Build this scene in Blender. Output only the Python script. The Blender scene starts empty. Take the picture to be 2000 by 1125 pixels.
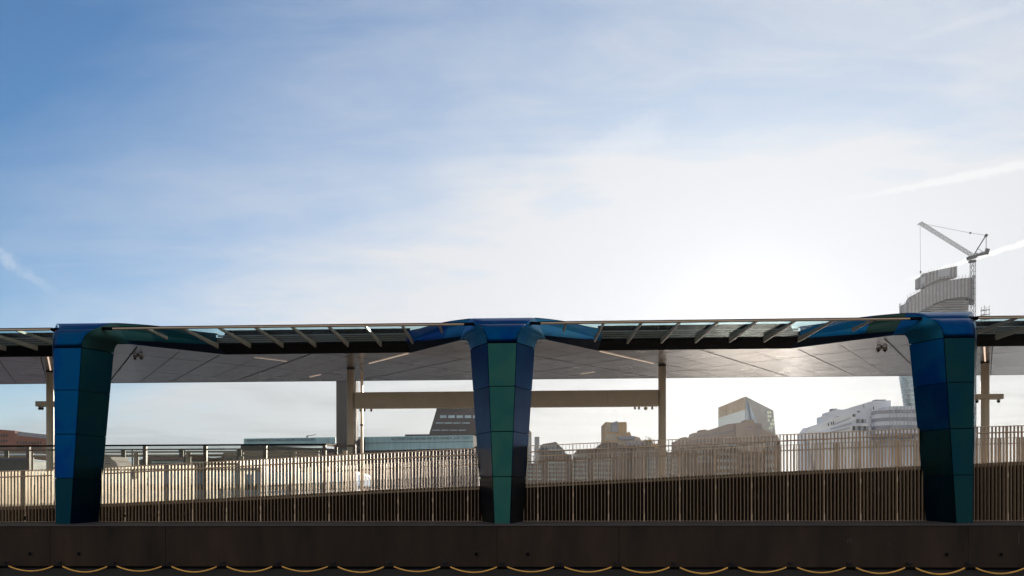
import bpy, math, random
from mathutils import Vector
R = math.radians
random.seed(7)
sc = bpy.context.scene
COL = sc.collection

# ------------------------------------------------------------------ camera
F_PX, PX, PY = 1700.0, 915.0, 1005.0          # focal length / principal point in a 2000 px wide frame
TH = math.atan(85 / 1700.0); ROLL = 0.00144
DC, ZC = 26.6, 0.34
cam = bpy.data.cameras.new('camera'); co = bpy.data.objects.new('camera', cam); COL.objects.link(co)
from mathutils import Matrix
co.matrix_world = Matrix.Translation((0, -DC, ZC)) @ Matrix.Rotation(TH, 4, 'Z') @ Matrix.Rotation(R(90), 4, 'X') @ Matrix.Rotation(-ROLL, 4, 'Z')
cam.sensor_width = 36; cam.lens = 36 * F_PX / 2000
cam.shift_x = (1000 - PX) / 2000; cam.shift_y = (PY - 562.5) / 2000
cam.clip_start = 0.1; cam.clip_end = 6000
sc.camera = co
sc.view_settings.view_transform = 'Standard'; sc.view_settings.look = 'None'
sc.view_settings.gamma = 1.0; sc.view_settings.exposure = 0.3
sc.cycles.max_bounces = 8; sc.cycles.transparent_max_bounces = 24; sc.cycles.volume_bounces = 0
sc.cycles.sample_clamp_indirect = 6
sc.cycles.caustics_reflective = True

def at(px, py, Y):
    c, s = math.cos(ROLL), math.sin(ROLL)
    u, v = px - PX, PY - py
    u, v = (c * u + s * v) / F_PX, (-s * u + c * v) / F_PX
    dx = -math.sin(TH) + u * math.cos(TH); dy = math.cos(TH) + u * math.sin(TH)
    t = (Y + DC) / dy
    return Vector((t * dx, Y, ZC + t * v))

# ------------------------------------------------------------------ sun and sky
AZ, EL = R(14.9), R(10.2)
SUN = Vector((math.sin(AZ) * math.cos(EL), math.cos(AZ) * math.cos(EL), math.sin(EL)))
sl = bpy.data.lights.new('sun', 'SUN'); sl.energy = 5.0; sl.angle = R(0.5); sl.color = (1.0, 0.90, 0.76)
so = bpy.data.objects.new('sun', sl); COL.objects.link(so)
so.rotation_euler = SUN.to_track_quat('Z', 'Y').to_euler()

class NT:
    def __init__(s, tree): s.t = tree; s.n = tree.nodes; s.l = tree.links
    def node(s, typ, **kw):
        n = s.n.new(typ)
        for k, v in kw.items(): setattr(n, k, v)
        return n
    def put(s, sock, v):
        if isinstance(v, bpy.types.NodeSocket): s.l.new(v, sock)
        else: sock.default_value = v
    def m(s, op, a, b=0.0, c=0.0, clamp=False):
        n = s.node('ShaderNodeMath', operation=op, use_clamp=clamp)
        s.put(n.inputs[0], a); s.put(n.inputs[1], b); s.put(n.inputs[2], c)
        return n.outputs[0]
    def ramp(s, x, a, b, lo=0.0, hi=1.0, smooth=True):
        n = s.node('ShaderNodeMapRange'); n.interpolation_type = 'SMOOTHSTEP' if smooth else 'LINEAR'
        for i, v in enumerate((x, a, b, lo, hi)): s.put(n.inputs[i], v)
        return n.outputs[0]
    def noise(s, vec, scale, detail=4, rough=0.55, dist=0.0):
        n = s.node('ShaderNodeTexNoise'); s.put(n.inputs['Vector'], vec)
        n.inputs['Scale'].default_value = scale; n.inputs['Detail'].default_value = detail
        n.inputs['Roughness'].default_value = rough; n.inputs['Distortion'].default_value = dist
        return n.outputs[0]
    def mapping(s, vec, sc_=(1, 1, 1), rot=(0, 0, 0), loc=(0, 0, 0)):
        n = s.node('ShaderNodeMapping'); s.put(n.inputs[0], vec)
        n.inputs[1].default_value = loc; n.inputs[2].default_value = rot; n.inputs[3].default_value = sc_
        return n.outputs[0]
    def mix(s, f, a, b):
        n = s.node('ShaderNodeMix', data_type='RGBA'); s.put(n.inputs[0], f)
        s.put(n.inputs[6], a); s.put(n.inputs[7], b)
        return n.outputs[2]
    def comb(s, x, y, z):
        n = s.node('ShaderNodeCombineXYZ'); s.put(n.inputs[0], x); s.put(n.inputs[1], y); s.put(n.inputs[2], z)
        return n.outputs[0]

w = bpy.data.worlds.new('World'); sc.world = w; w.use_nodes = True
w.node_tree.nodes.clear(); T = NT(w.node_tree)
sky = T.node('ShaderNodeTexSky', sky_type='NISHITA'); sky.sun_disc = False
sky.sun_elevation = EL; sky.sun_rotation = AZ
sky.air_density = 1.0; sky.dust_density = 0.3; sky.ozone_density = 1.0; sky.altitude = 0
tc = T.node('ShaderNodeTexCoord').outputs['Generated']
sep = T.node('ShaderNodeSeparateXYZ'); T.l.new(tc, sep.inputs[0])
dx, dy, dz = sep.outputs
dot = T.node('ShaderNodeVectorMath', operation='DOT_PRODUCT'); T.l.new(tc, dot.inputs[0]); dot.inputs[1].default_value = SUN
mu = dot.outputs['Value']
ysafe = T.m('MAXIMUM', dy, 0.05)
gx, gz = T.m('DIVIDE', dx, ysafe), T.m('DIVIDE', dz, ysafe)
gp = T.comb(gx, gz, 0.0)
# thin cirrus veil: streaks on the cloud plane overhead, brighter towards the sun (forward scattering)
zc_ = T.m('ADD', T.m('MAXIMUM', dz, 0.0), 0.14)
cp = T.comb(T.m('DIVIDE', dx, zc_), T.m('DIVIDE', dy, zc_), 0.0)
n1 = T.noise(T.mapping(cp, (0.62, 0.85, 1), (0, 0, R(-40)), (3.1, 1.7, 0)), 1.0, 7, 0.48, 0.8)
n2 = T.noise(T.mapping(cp, (0.5, 1.3, 1), (0, 0, R(-50)), (7.3, 4.2, 0)), 2.0, 8, 0.55, 1.2)
n3 = T.noise(T.mapping(gp, (1.0, 3.2, 1), (0, 0, R(-27)), (1.2, 9.4, 0)), 5.0, 8, 0.6, 1.2)
veil = T.m('ADD', T.m('ADD', T.m('MULTIPLY', T.ramp(n1, 0.32, 0.68), 0.58), T.m('MULTIPLY', T.ramp(n2, 0.36, 0.70), 0.34)), T.m('MULTIPLY', T.m('SUBTRACT', T.ramp(n3, 0.35, 0.75), 0.4), 0.17))
g_wide = T.m('POWER', T.m('MAXIMUM', mu, 0.0), 9.0)
g_mid = T.m('POWER', T.m('MAXIMUM', mu, 0.0), 40.0)
g_near = T.m('POWER', T.m('MAXIMUM', mu, 0.0), 420.0)
g_cov = T.m('POWER', 2.718, T.m('MULTIPLY', T.m('SUBTRACT', mu, 1.0), 11.5))         # veil thickens round the sun
low = T.m('MULTIPLY', T.ramp(gz, 0.52, 0.20, 0.0, 0.66), T.ramp(gx, -0.70, -0.25, 0.15, 1.0))
side = T.m('ADD', T.m('MULTIPLY', T.m('MAXIMUM', gx, 0.0), 0.46), T.ramp(gx, -0.62, 0.05, 0.0, 0.25))
cfront = T.m('ADD', T.m('ADD', T.m('MULTIPLY', g_cov, 0.84), low), side)
cfront = T.m('ADD', T.m('MULTIPLY', cfront, T.m('ADD', 0.62, T.m('MULTIPLY', veil, 0.72))), T.m('MULTIPLY', T.m('SUBTRACT', veil, 0.46), 0.14))
cfront = T.m('ADD', cfront, T.ramp(gz, 0.20, 0.05, 0.0, 0.80))
cov = T.m('ADD', T.m('MULTIPLY', T.ramp(dy, 0.0, 0.25), cfront), T.m('MULTIPLY', T.ramp(dy, 0.25, 0.0), 0.75), clamp=True)  # last term: unseen warm cloud behind the camera, added as front fill
def line(ax, ay, bx, by, wd, seed, fade0, fade1):
    """a contrail: a streak in the sky through two directions"""
    A, B = at(ax, ay, 1000 - DC), at(bx, by, 1000 - DC)
    a = Vector((A.x / 1000, (A.z - ZC) / 1000)); b = Vector((B.x / 1000, (B.z - ZC) / 1000))
    d = (b - a).normalized(); nrm = Vector((-d.y, d.x)); L = (b - a).length
    dist = T.m('ADD', T.m('ADD', T.m('MULTIPLY', gx, nrm.x), T.m('MULTIPLY', gz, nrm.y)), -a.dot(nrm))
    along = T.m('DIVIDE', T.m('ADD', T.m('ADD', T.m('MULTIPLY', gx, d.x), T.m('MULTIPLY', gz, d.y)), -a.dot(d)), L)
    wob = T.m('MULTIPLY', T.m('SUBTRACT', T.noise(T.mapping(gp, (1, 1, 1), loc=(seed, 0, 0)), 90, 5), 0.5), wd * 1.3)
    dd = T.m('ABSOLUTE', T.m('ADD', dist, wob))
    wv = T.m('MULTIPLY', wd, T.m('ADD', 0.35, T.m('MULTIPLY', T.m('MAXIMUM', along, 0.0), 0.65)))
    prof = T.m('SUBTRACT', 1.0, T.ramp(dd, T.m('MULTIPLY', wv, 0.25), wv))
    ends = T.ramp(along, fade0, fade1)
    return T.m('MULTIPLY', T.m('MULTIPLY', prof, ends), T.ramp(dy, 0.2, 0.3))
c1 = T.m('MULTIPLY', line(1590, 402, 2000, 322, 0.0085, 1.0, 0.0, 0.7), 0.36)
c2 = T.m('MULTIPLY', line(1765, 548, 2000, 475, 0.0048, 5.0, -0.05, 0.3), 0.85)
c3 = T.m('MULTIPLY', T.m('MULTIPLY', line(150, 600, -20, 485, 0.013, 9.0, 0.0, 1.0), 0.26), T.ramp(T.noise(gp, 35, 5), 0.35, 0.6, 0.3, 1.0))
c4 = T.m('MULTIPLY', line(1735, 90, 1930, 30, 0.008, 12.0, 0.0, 0.6), 0.10)
c4 = T.m('MULTIPLY', c4, T.ramp(gx, 0.63, 0.60))
c5 = T.m('MULTIPLY', T.m('MULTIPLY', line(1030, 340, 1250, 262, 0.026, 15.0, 0.0, 0.95), 0.13), T.ramp(gx, 0.185, 0.155))
trail = T.m('ADD', T.m('ADD', T.m('ADD', c1, c2), T.m('ADD', c3, c4)), c5, clamp=True)
skyc = T.node('ShaderNodeVectorMath', operation='MULTIPLY'); T.l.new(sky.outputs[0], skyc.inputs[0]); skyc.inputs[1].default_value = (0.080 * 0.66, 0.080 * 1.04, 0.080 * 1.5)
cb = T.m('ADD', T.m('ADD', T.ramp(dy, -0.1, 0.25, 0.56, 0.62), T.m('MULTIPLY', g_mid, 0.11)), T.m('MULTIPLY', g_near, 0.22))
n4 = T.noise(T.mapping(gp, (1.0, 9.0, 1), (0, 0, R(-4)), (2.0, 5.0, 0)), 4.0, 6, 0.55, 0.8)     # thin layered cloud low down
cb = T.m('MULTIPLY', cb, T.m('SUBTRACT', 1.0, T.m('MULTIPLY', T.ramp(n4, 0.38, 0.66, 0.0, 0.17), T.m('MULTIPLY', T.m('SUBTRACT', 1.0, T.m('MULTIPLY', g_mid, 0.8)), T.m('MULTIPLY', T.ramp(gz, 0.24, 0.12), T.ramp(dy, 0.1, 0.3))))))
ccol = T.node('ShaderNodeVectorMath', operation='MULTIPLY'); T.put(ccol.inputs[0], T.comb(cb, cb, cb))
T.put(ccol.inputs[1], T.mix(T.ramp(dy, -0.1, 0.3), (1.10, 0.99, 0.88, 1), T.mix(T.ramp(gz, 0.24, 0.08), (0.975, 1.0, 1.045, 1), T.mix(T.ramp(gx, -0.5, 0.1), (0.72, 0.80, 0.84, 1), (0.93, 0.94, 0.915, 1)))))
tcol = T.node('ShaderNodeVectorMath', operation='SCALE'); tcol.inputs[0].default_value = (1.0, 0.99, 0.97); T.put(tcol.inputs['Scale'], T.m('ADD', cb, 0.20))
mx = T.mix(cov, skyc.outputs[0], ccol.outputs[0])
mx = T.mix(trail, mx, tcol.outputs[0])
bg = T.node('ShaderNodeBackground'); T.l.new(mx, bg.inputs[0]); bg.inputs[1].default_value = 1.0
T.l.new(bg.outputs[0], T.node('ShaderNodeOutputWorld').inputs[0])

# ------------------------------------------------------------------ materials
def mat(name, col, rough=0.6, metal=0.0, var=0.12, scale=3.0, bump=0.0, spec=0.5, emit=None, stretch=(1, 1, 1), aniso=0.0, coat=0.0, obj_coords=False):
    m = bpy.data.materials.new(name); m.use_nodes = True; t = NT(m.node_tree)
    b = m.node_tree.nodes['Principled BSDF']
    geo = t.node('ShaderNodeTexCoord').outputs['Object'] if obj_coords else t.node('ShaderNodeNewGeometry').outputs['Position']
    v = t.noise(t.mapping(geo, stretch), scale, 5, 0.6)
    lo = tuple(c * (1 - var) for c in col) + (1,); hi = tuple(min(1, c * (1 + var)) for c in col) + (1,)
    t.put(b.inputs['Base Color'], t.mix(t.ramp(v, 0.3, 0.7, smooth=False), lo, hi))
    t.put(b.inputs['Roughness'], t.ramp(v, 0.3, 0.7, max(0.02, rough * 0.88), min(1, rough * 1.12), smooth=False))
    b.inputs['Metallic'].default_value = metal
    b.inputs['Specular IOR Level'].default_value = spec
    b.inputs['Anisotropic'].default_value = aniso
    b.inputs['Coat Weight'].default_value = coat
    if bump:
        bn = t.node('ShaderNodeBump'); bn.inputs['Strength'].default_value = bump; bn.inputs['Distance'].default_value = 0.02
        t.put(bn.inputs['Height'], v); t.l.new(bn.outputs[0], b.inputs['Normal'])
    if emit:
        b.inputs['Emission Color'].default_value = tuple(emit[0]) + (1,); b.inputs['Emission Strength'].default_value = emit[1]
    return m

def glassmat(name, tint, refl=0.12, rough=0.02, streak=0.0):
    m = bpy.data.materials.new(name); m.use_nodes = True; t = NT(m.node_tree); m.node_tree.nodes.clear()
    tr = t.node('ShaderNodeBsdfTransparent'); gl = t.node('ShaderNodeBsdfGlossy'); gl.inputs['Roughness'].default_value = rough
    geo = t.node('ShaderNodeNewGeometry').outputs['Position']
    v = t.noise(t.mapping(geo, (1, 1, 3)), 1.3, 4)
    t.put(tr.inputs[0], t.mix(t.ramp(v, 0.3, 0.7), tuple(c * (1 - streak) for c in tint) + (1,), tuple(tint) + (1,)))
    fr = t.node('ShaderNodeFresnel'); fr.inputs[0].default_value = 1.45
    f = t.m('ADD', t.m('MULTIPLY', t.m('MINIMUM', fr.outputs[0], 0.3), refl), 0.01, clamp=True)
    ms = t.node('ShaderNodeMixShader'); t.put(ms.inputs[0], f); t.l.new(tr.outputs[0], ms.inputs[1]); t.l.new(gl.outputs[0], ms.inputs[2])
    t.l.new(ms.outputs[0], t.node('ShaderNodeOutputMaterial').inputs[0])
    return m

def paint(name, c1, c2, rough=0.36, metal=0.7):
    """pearlescent panel paint drifting between two hues, with faint rain streaks"""
    m = bpy.data.materials.new(name); m.use_nodes = True; t = NT(m.node_tree); b = m.node_tree.nodes['Principled BSDF']
    pos = t.node('ShaderNodeNewGeometry').outputs['Position']
    drift = t.noise(t.mapping(pos, (1, 1, 0.8)), 0.9, 3, 0.5, 0.6)
    streak = t.noise(t.mapping(pos, (14, 14, 0.5)), 1.0, 4, 0.6)
    fine = t.noise(pos, 9.0, 5, 0.6)
    c = t.mix(t.ramp(drift, 0.35, 0.65), tuple(c1) + (1,), tuple(c2) + (1,))
    c = t.mix(t.m('MULTIPLY', t.ramp(streak, 0.55, 0.8), 0.22), c, (0.06, 0.075, 0.08, 1))
    t.put(b.inputs['Base Color'], c)
    t.put(b.inputs['Roughness'], t.m('ADD', rough - 0.06, t.m('ADD', t.m('MULTIPLY', fine, 0.10), t.m('MULTIPLY', t.ramp(streak, 0.5, 0.85), 0.12))))
    b.inputs['Metallic'].default_value = 1.0; b.inputs['Specular IOR Level'].default_value = 0.3
    return m

M = {}
M['blue'] = paint('pearl_blue_paint', (0.001, 0.036, 0.165), (0.001, 0.058, 0.165), 0.36, 0.75)
M['blue_refl'] = paint('pearl_blue_dark_reflection', (0.001, 0.024, 0.095), (0.001, 0.045, 0.115), 0.36, 0.75)  # the blue paint darkened, dark reflections put into its colour
M['midblue'] = paint('pearl_sky_blue_paint', (0.008, 0.105, 0.26), (0.012, 0.125, 0.22))
M['teal'] = paint('pearl_teal_paint', (0.016, 0.080, 0.076), (0.026, 0.092, 0.074), 0.34)
M['deepteal'] = paint('pearl_deep_teal_paint', (0.003, 0.030, 0.050), (0.006, 0.036, 0.042))
M['olive'] = paint('pearl_olive_paint', (0.030, 0.062, 0.050), (0.016, 0.058, 0.062), 0.38)
M['navy_refl'] = paint('pearl_blue_darkest_reflection', (0.001, 0.016, 0.058), (0.002, 0.026, 0.046))  # darkest blue for low panels, their dark reflections painted in
M['core'] = mat('shadow_gap_black', (0.004, 0.005, 0.008), 0.9, 0.0, spec=0.05)
M['soffit'] = mat('satin_soffit_metal', (0.41, 0.38, 0.39), 0.25, 0.85, 0.05, 0.6)
M['joint'] = mat('soffit_joint', (0.03, 0.03, 0.035), 0.7)
M['black'] = mat('black_fascia', (0.008, 0.007, 0.009), 0.9, 0.0, 0.15, spec=0.08)
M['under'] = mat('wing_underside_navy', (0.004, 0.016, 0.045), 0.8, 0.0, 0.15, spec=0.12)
M['louvre'] = mat('louvre_bronze', (0.17, 0.13, 0.10), 0.45, 0.4)
M['steel'] = mat('taupe_painted_steel', (0.76, 0.64, 0.50), 0.42, 0.0, 0.06, 2.0)
M['fin'] = mat('fin_bronze', (0.30, 0.225, 0.165), 0.5, 0.1, 0.08)
M['rail'] = mat('bronze_rail', (0.50, 0.38, 0.28), 0.35, 0.6, 0.08)
M['slat'] = mat('champagne_slat', (0.46, 0.34, 0.235), 0.38, 0.4, 0.08, 3)
M['toe'] = mat('sand_toe_rail', (0.34, 0.27, 0.19), 0.5, 0.2, 0.25, 6)
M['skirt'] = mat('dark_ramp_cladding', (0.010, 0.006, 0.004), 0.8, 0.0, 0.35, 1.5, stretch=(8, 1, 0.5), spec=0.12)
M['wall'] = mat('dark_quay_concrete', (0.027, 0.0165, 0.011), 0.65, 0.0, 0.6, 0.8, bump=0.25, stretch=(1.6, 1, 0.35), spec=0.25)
M['shadewall'] = mat('shaded_weedy_quay_base', (0.008, 0.006, 0.006), 0.5, 0.0, 0.5, 2.0, bump=0.3)  # base colour darkened for the shadowed recess as well as weed
M['coping'] = mat('slate_coping', (0.050, 0.045, 0.050), 0.5, 0.0, 0.25, 1.3, stretch=(0.3, 1, 1))
M['deck'] = mat('pier_paving', (0.16, 0.15, 0.14), 0.7, 0.0, 0.2, 2)
M['glass'] = glassmat('canopy_glass', (0.74, 0.86, 0.865), 0.12, 0.05, 0.12)
M['clear'] = glassmat('windscreen_glass', (0.86, 0.88, 0.86), 0.3, 0.02, 0.05)
M['rope'] = mat('yellow_sleeve', (0.80, 0.44, 0.10), 0.5, 0.0, 0.18, 9)
M['chain'] = mat('dark_galvanised', (0.022, 0.021, 0.026), 0.5, 0.4, spec=0.25)
M['lamp'] = mat('strip_light', (1, 0.85, 0.7), 0.5, emit=((1.0, 0.74, 0.55), 0.75))
M['cam'] = mat('white_camera_plastic', (0.55, 0.5, 0.45), 0.4)
M['dark'] = mat('dark_lens', (0.012, 0.012, 0.015), 0.15)
M['red'] = mat('red_plastic', (0.45, 0.03, 0.02), 0.4)
M['frame'] = mat('windscreen_post_bronze', (0.11, 0.085, 0.07), 0.4, 0.3, 0.08)

# ------------------------------------------------------------------ mesh helpers
class MB:
    def __init__(s): s.v = []; s.f = []
    def add(s, vs, fs):
        o = len(s.v); s.v += [tuple(v) for v in vs]; s.f += [tuple(i + o for i in f) for f in fs]; return s
    def box(s, x0, x1, y0, y1, z0, z1):
        return s.add([(x0, y0, z0), (x1, y0, z0), (x1, y1, z0), (x0, y1, z0), (x0, y0, z1), (x1, y0, z1), (x1, y1, z1), (x0, y1, z1)],
                     [(0, 3, 2, 1), (4, 5, 6, 7), (0, 1, 5, 4), (1, 2, 6, 5), (2, 3, 7, 6), (3, 0, 4, 7)])
    def hexa(s, a, b):
        """solid between two quads a and b (4 points each, same order)"""
        return s.add(list(a) + list(b), [(0, 1, 2, 3), (7, 6, 5, 4), (0, 4, 5, 1), (1, 5, 6, 2), (2, 6, 7, 3), (3, 7, 4, 0)])
    def bar(s, p, q, wx, wz):
        """box section bar from p to q"""
        p, q = Vector(p), Vector(q); d = (q - p).normalized()
        up = Vector((0, 0, 1)) if abs(d.z) < 0.95 else Vector((0, 1, 0))
        a = d.cross(up).normalized() * wx / 2; b = a.cross(d).normalized() * wz / 2
        return s.hexa([p - a - b, p + a - b, p + a + b, p - a + b], [q - a - b, q + a - b, q + a + b, q - a + b])
    def tube(s, pts, r, n=10, cap=True):
        pts = [Vector(p) for p in pts]; rs = r if isinstance(r, (list, tuple)) else [r] * len(pts)
        o = len(s.v); prev = None
        for i, p in enumerate(pts):
            d = (pts[min(i + 1, len(pts) - 1)] - pts[max(i - 1, 0)]).normalized()
            up = Vector((0, 0, 1)) if abs(d.z) < 0.9 else Vector((0, 1, 0))
            a = d.cross(up).normalized(); b = a.cross(d).normalized()
            for k in range(n):
                t = 2 * math.pi * k / n; s.v.append(tuple(p + (a * math.cos(t) + b * math.sin(t)) * rs[i]))
        for i in range(len(pts) - 1):
            for k in range(n):
                a, b = o + i * n + k, o + i * n + (k + 1) % n
                s.f.append((a, b, b + n, a + n))
        if cap:
            s.f.append(tuple(o + k for k in range(n))[::-1]); s.f.append(tuple(o + (len(pts) - 1) * n + k for k in range(n)))
        return s
    def grid(s, rows):
        o = len(s.v); m = len(rows[0])
        for r in rows: s.v += [tuple(p) for p in r]
        for i in range(len(rows) - 1):
            for j in range(m - 1):
                a = o + i * m + j; s.f.append((a, a + 1, a + m + 1, a + m))
        return s
    def prism(s, poly, y0, y1):
        """polygon in xz (list of (x,z)) extruded along y"""
        n = len(poly)
        s.add([(x, y0, z) for x, z in poly] + [(x, y1, z) for x, z in poly],
              [tuple(range(n)), tuple(range(2 * n - 1, n - 1, -1))] + [(i, i + n, (i + 1) % n + n, (i + 1) % n) for i in range(n)])
        return s
    def vprism(s, plan, z0, z1):
        """plan polygon (x,y) extruded up; z1 may be a function of (x,y)"""
        n = len(plan); g = z1 if callable(z1) else (lambda x, y: z1); h = z0 if callable(z0) else (lambda x, y: z0)
        return s.add([(x, y, h(x, y)) for x, y in plan] + [(x, y, g(x, y)) for x, y in plan],
                     [tuple(range(n - 1, -1, -1)), tuple(range(n, 2 * n))] + [(i, (i + 1) % n, (i + 1) % n + n, i + n) for i in range(n)])
    def build(s, name, m, parent=None, smooth=False, bevel=0.0, solid=0.0):
        off = Vector((0, 0, 0)); q = parent
        while q is not None: off += q.location; q = q.parent
        me = bpy.data.meshes.new(name); me.from_pydata([tuple(Vector(v) - off) for v in s.v], [], s.f)
        import bmesh
        bm = bmesh.new(); bm.from_mesh(me); bmesh.ops.recalc_face_normals(bm, faces=bm.faces); bm.to_mesh(me); bm.free()
        me.materials.append(m)
        if smooth:
            for p in me.polygons: p.use_smooth = True
            try: me.set_sharp_from_angle(angle=R(40))
            except Exception: pass
        o = bpy.data.objects.new(name, me); COL.objects.link(o); o.parent = parent
        if solid:
            md = o.modifiers.new('solid', 'SOLIDIFY'); md.thickness = solid; md.offset = -1
        if bevel:
            md = o.modifiers.new('bevel', 'BEVEL'); md.width = bevel; md.segments = 2; md.limit_method = 'ANGLE'
        return o

def tag(o, label=None, cat=None, group=None, kind=None):
    if label: o['label'] = label
    if cat: o['category'] = cat
    if group: o['group'] = group
    if kind: o['kind'] = kind
    return o
def thing(name, label, cat, loc=(0, 0, 0), group=None):
    o = bpy.data.objects.new(name, None); COL.objects.link(o); o.location = loc
    o.empty_display_size = 0.2
    return tag(o, label, cat, group)
def dup(root, loc, label, group=None):
    r = root.copy(); COL.objects.link(r); r.location = loc; r['label'] = label
    if group: r['group'] = group
    for ch in list(root.children):
        c = ch.copy(); COL.objects.link(c); c.parent = r
        for g in list(ch.children):
            d = g.copy(); COL.objects.link(d); d.parent = c
    return r
def interp(P, x):
    if x <= P[0][0]: a, b = P[0], P[1]
    elif x >= P[-1][0]: a, b = P[-2], P[-1]
    else:
        for a, b in zip(P, P[1:]):
            if a[0] <= x <= b[0]: break
    return a[1] + (b[1] - a[1]) * (x - a[0]) / (b[0] - a[0])

# ------------------------------------------------------------------ setting
wm = bpy.data.materials.new('river_water'); wm.use_nodes = True; t = NT(wm.node_tree)
b = wm.node_tree.nodes['Principled BSDF']; b.inputs['Base Color'].default_value = (0.055, 0.06, 0.055, 1); b.inputs['Roughness'].default_value = 0.16
geo = t.node('ShaderNodeNewGeometry').outputs['Position']
h = t.noise(t.mapping(geo, (0.6, 1.4, 1)), 0.9, 6, 0.6); bn = t.node('ShaderNodeBump'); bn.inputs['Strength'].default_value = 0.6; bn.inputs['Distance'].default_value = 0.22
t.put(bn.inputs['Height'], h); t.l.new(bn.outputs[0], b.inputs['Normal'])
def sheet(name, x0, x1, y0, y1, z, m, n=1):
    return tag(MB().grid([[(x0, y0, z), (x1, y0, z)], [(x0, y1, z), (x1, y1, z)]]).build(name, m), kind='structure')
sheet('river', -1500, 1500, -400, 2400, -3.0, wm)
far = MB().box(-1500, 1500, 330, 2400, -3.5, -0.4)
tag(far.build('far_bank_ground', mat('far_bank_paving', (0.10, 0.095, 0.09), 0.8)), kind='structure')
tag(MB().box(-60, 60, 1.0, 18.0, -3.4, 0.12).build('pier_deck', M['deck']), kind='structure')

# ------------------------------------------------------------------ quay wall
qw = thing('quay_wall', 'dark brown concrete quay wall running along the bottom under the fence', 'quay wall', (0, -0.5, 0))
CX0, BAY = -0.30, 13.75
PILX = [CX0 - BAY, CX0, CX0 + BAY]
joints = [CX0 + BAY * k + d for k in (-3, -2, -1, 0, 1, 2, 3) for d in (-0.15 + 0.0, BAY / 2 - 3.4)]
edges = [-45.0] + sorted(j for j in joints if -44 < j < 44) + [45.0]
for a, c in zip(edges, edges[1:]):
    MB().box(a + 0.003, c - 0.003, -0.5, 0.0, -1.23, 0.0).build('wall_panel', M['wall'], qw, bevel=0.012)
MB().box(-45, 45, -0.42, 0.3, -3.4, -1.235).build('wall_base', M['shadewall'], qw)
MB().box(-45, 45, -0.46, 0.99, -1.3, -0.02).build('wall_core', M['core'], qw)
MB().add([(-45, -0.53, 0.0), (45, -0.53, 0.0), (45, -0.53, 0.035), (-45, -0.53, 0.035), (-45, 1.0, 0.128), (45, 1.0, 0.128), (45, 1.0, 0.0), (-45, 1.0, 0.0)],
         [(0, 1, 2, 3), (3, 2, 5, 4), (4, 5, 6, 7), (7, 6, 1, 0)]).build('coping', M['coping'], qw)
for c in (CX0 - BAY, CX0, CX0 + BAY):
    for d in (-0.77, 0.77):
        MB().tube([(c + d, -0.515, -0.85), (c + d, -0.45, -0.85)], 0.085, 20).build('drain_collar', M['wall'], qw, smooth=True)
        MB().tube([(c + d, -0.522, -0.85), (c + d, -0.45, -0.85)], 0.055, 16).build('drain_hole', M['core'], qw, smooth=True)

scuff = mat('pale_scuff', (0.10, 0.09, 0.08), 0.8)
for px, py, l_, tl in ((1656, 1056, 0.11, 0.25), (1662, 1055, 0.13, -0.15), (1737, 1062, 0.04, 0.2), (331, 1036, 0.05, 1.2), (70, 1036, 0.10, 1.3), (1990, 1051, 0.35, 0.02)):
    a = at(px, py, -0.502); d_ = Vector((math.sin(tl), 0, math.cos(tl))) * l_ / 2
    MB().bar(a - d_, a + d_, 0.012, 0.006).build('scuff_mark', scuff, qw)
# grab chains in yellow sleeves, hung between anchors
PITCH = 1.70
words = ['first', 'second', 'third', 'fourth', 'fifth', 'sixth', 'seventh', 'eighth', 'ninth', 'tenth', 'eleventh', 'twelfth', 'thirteenth',
         'fourteenth', 'fifteenth', 'sixteenth', 'seventeenth', 'eighteenth', 'nineteenth', 'twentieth']
def chain_proto():
    r = thing('grab_chain', 'x', 'grab chain', (0, -0.60, -1.15), 'yellow sleeved grab chains hanging along the quay wall')
    def P(t):                                            # hanging curve
        x = t * PITCH; return Vector((x, -0.60, -1.15 - 0.245 * (1 - (2 * t - 1) ** 2)))
    MB().tube([P(0.09 + 0.82 * k / 20) for k in range(21)], 0.022, 8).build('yellow_sleeve', M['rope'], r, smooth=True)
    for s0, s1 in ((0.0, 0.10), (0.90, 1.0)):
        mb = MB()
        for k in range(4):
            a, b_ = P(s0 + (s1 - s0) * k / 4), P(s0 + (s1 - s0) * (k + 1.15) / 4)
            mb.tube([a, (a + b_) / 2 + Vector((0, 0.008 * (-1) ** k, 0)), b_], 0.011, 6)
        mb.build('chain_links', M['chain'], r)
    return r
ch0 = chain_proto()
nodes_x = [CX0 - 0.0 + PITCH * k for k in range(-10, 11)]
where = ['below the first pillar', '', '', '', '', '']
for i, k in enumerate(range(-10, 10)):
    x = CX0 + PITCH * k
    lab = 'yellow sleeved chain sagging on the quay wall, %s loop from the left' % (words[i] if i else 'cut off first')
    o = ch0 if i == 0 else dup(ch0, (x, -0.60, -1.15), lab)
    o.location = (x, -0.60, -1.15); o['label'] = lab; o.scale = (1, 1, random.uniform(0.88, 1.10))
def anchor_proto():
    r = thing('chain_anchor', 'x', 'chain anchor', (0, -0.5, -1.13), 'dark chain anchors on the quay wall')
    MB().box(-0.07, 0.07, -0.52, -0.5, -1.17, -1.07).build('back_plate', M['chain'], r, bevel=0.01)
    MB().tube([(-0.06, -0.52, -1.10), (-0.05, -0.6, -1.11), (0.05, -0.6, -1.11), (0.06, -0.52, -1.10)], 0.018, 8).build('shackle', M['chain'], r, smooth=True)
    return r
an0 = anchor_proto()
for i, k in enumerate(range(-9, 10)):
    x = CX0 + PITCH * k
    lab = 'small dark metal chain anchor between loops, %s from the left' % words[i]
    o = an0 if i == 0 else dup(an0, (x, -0.5, -1.13), lab)
    o.location = (x, -0.5, -1.13); o['label'] = lab

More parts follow.
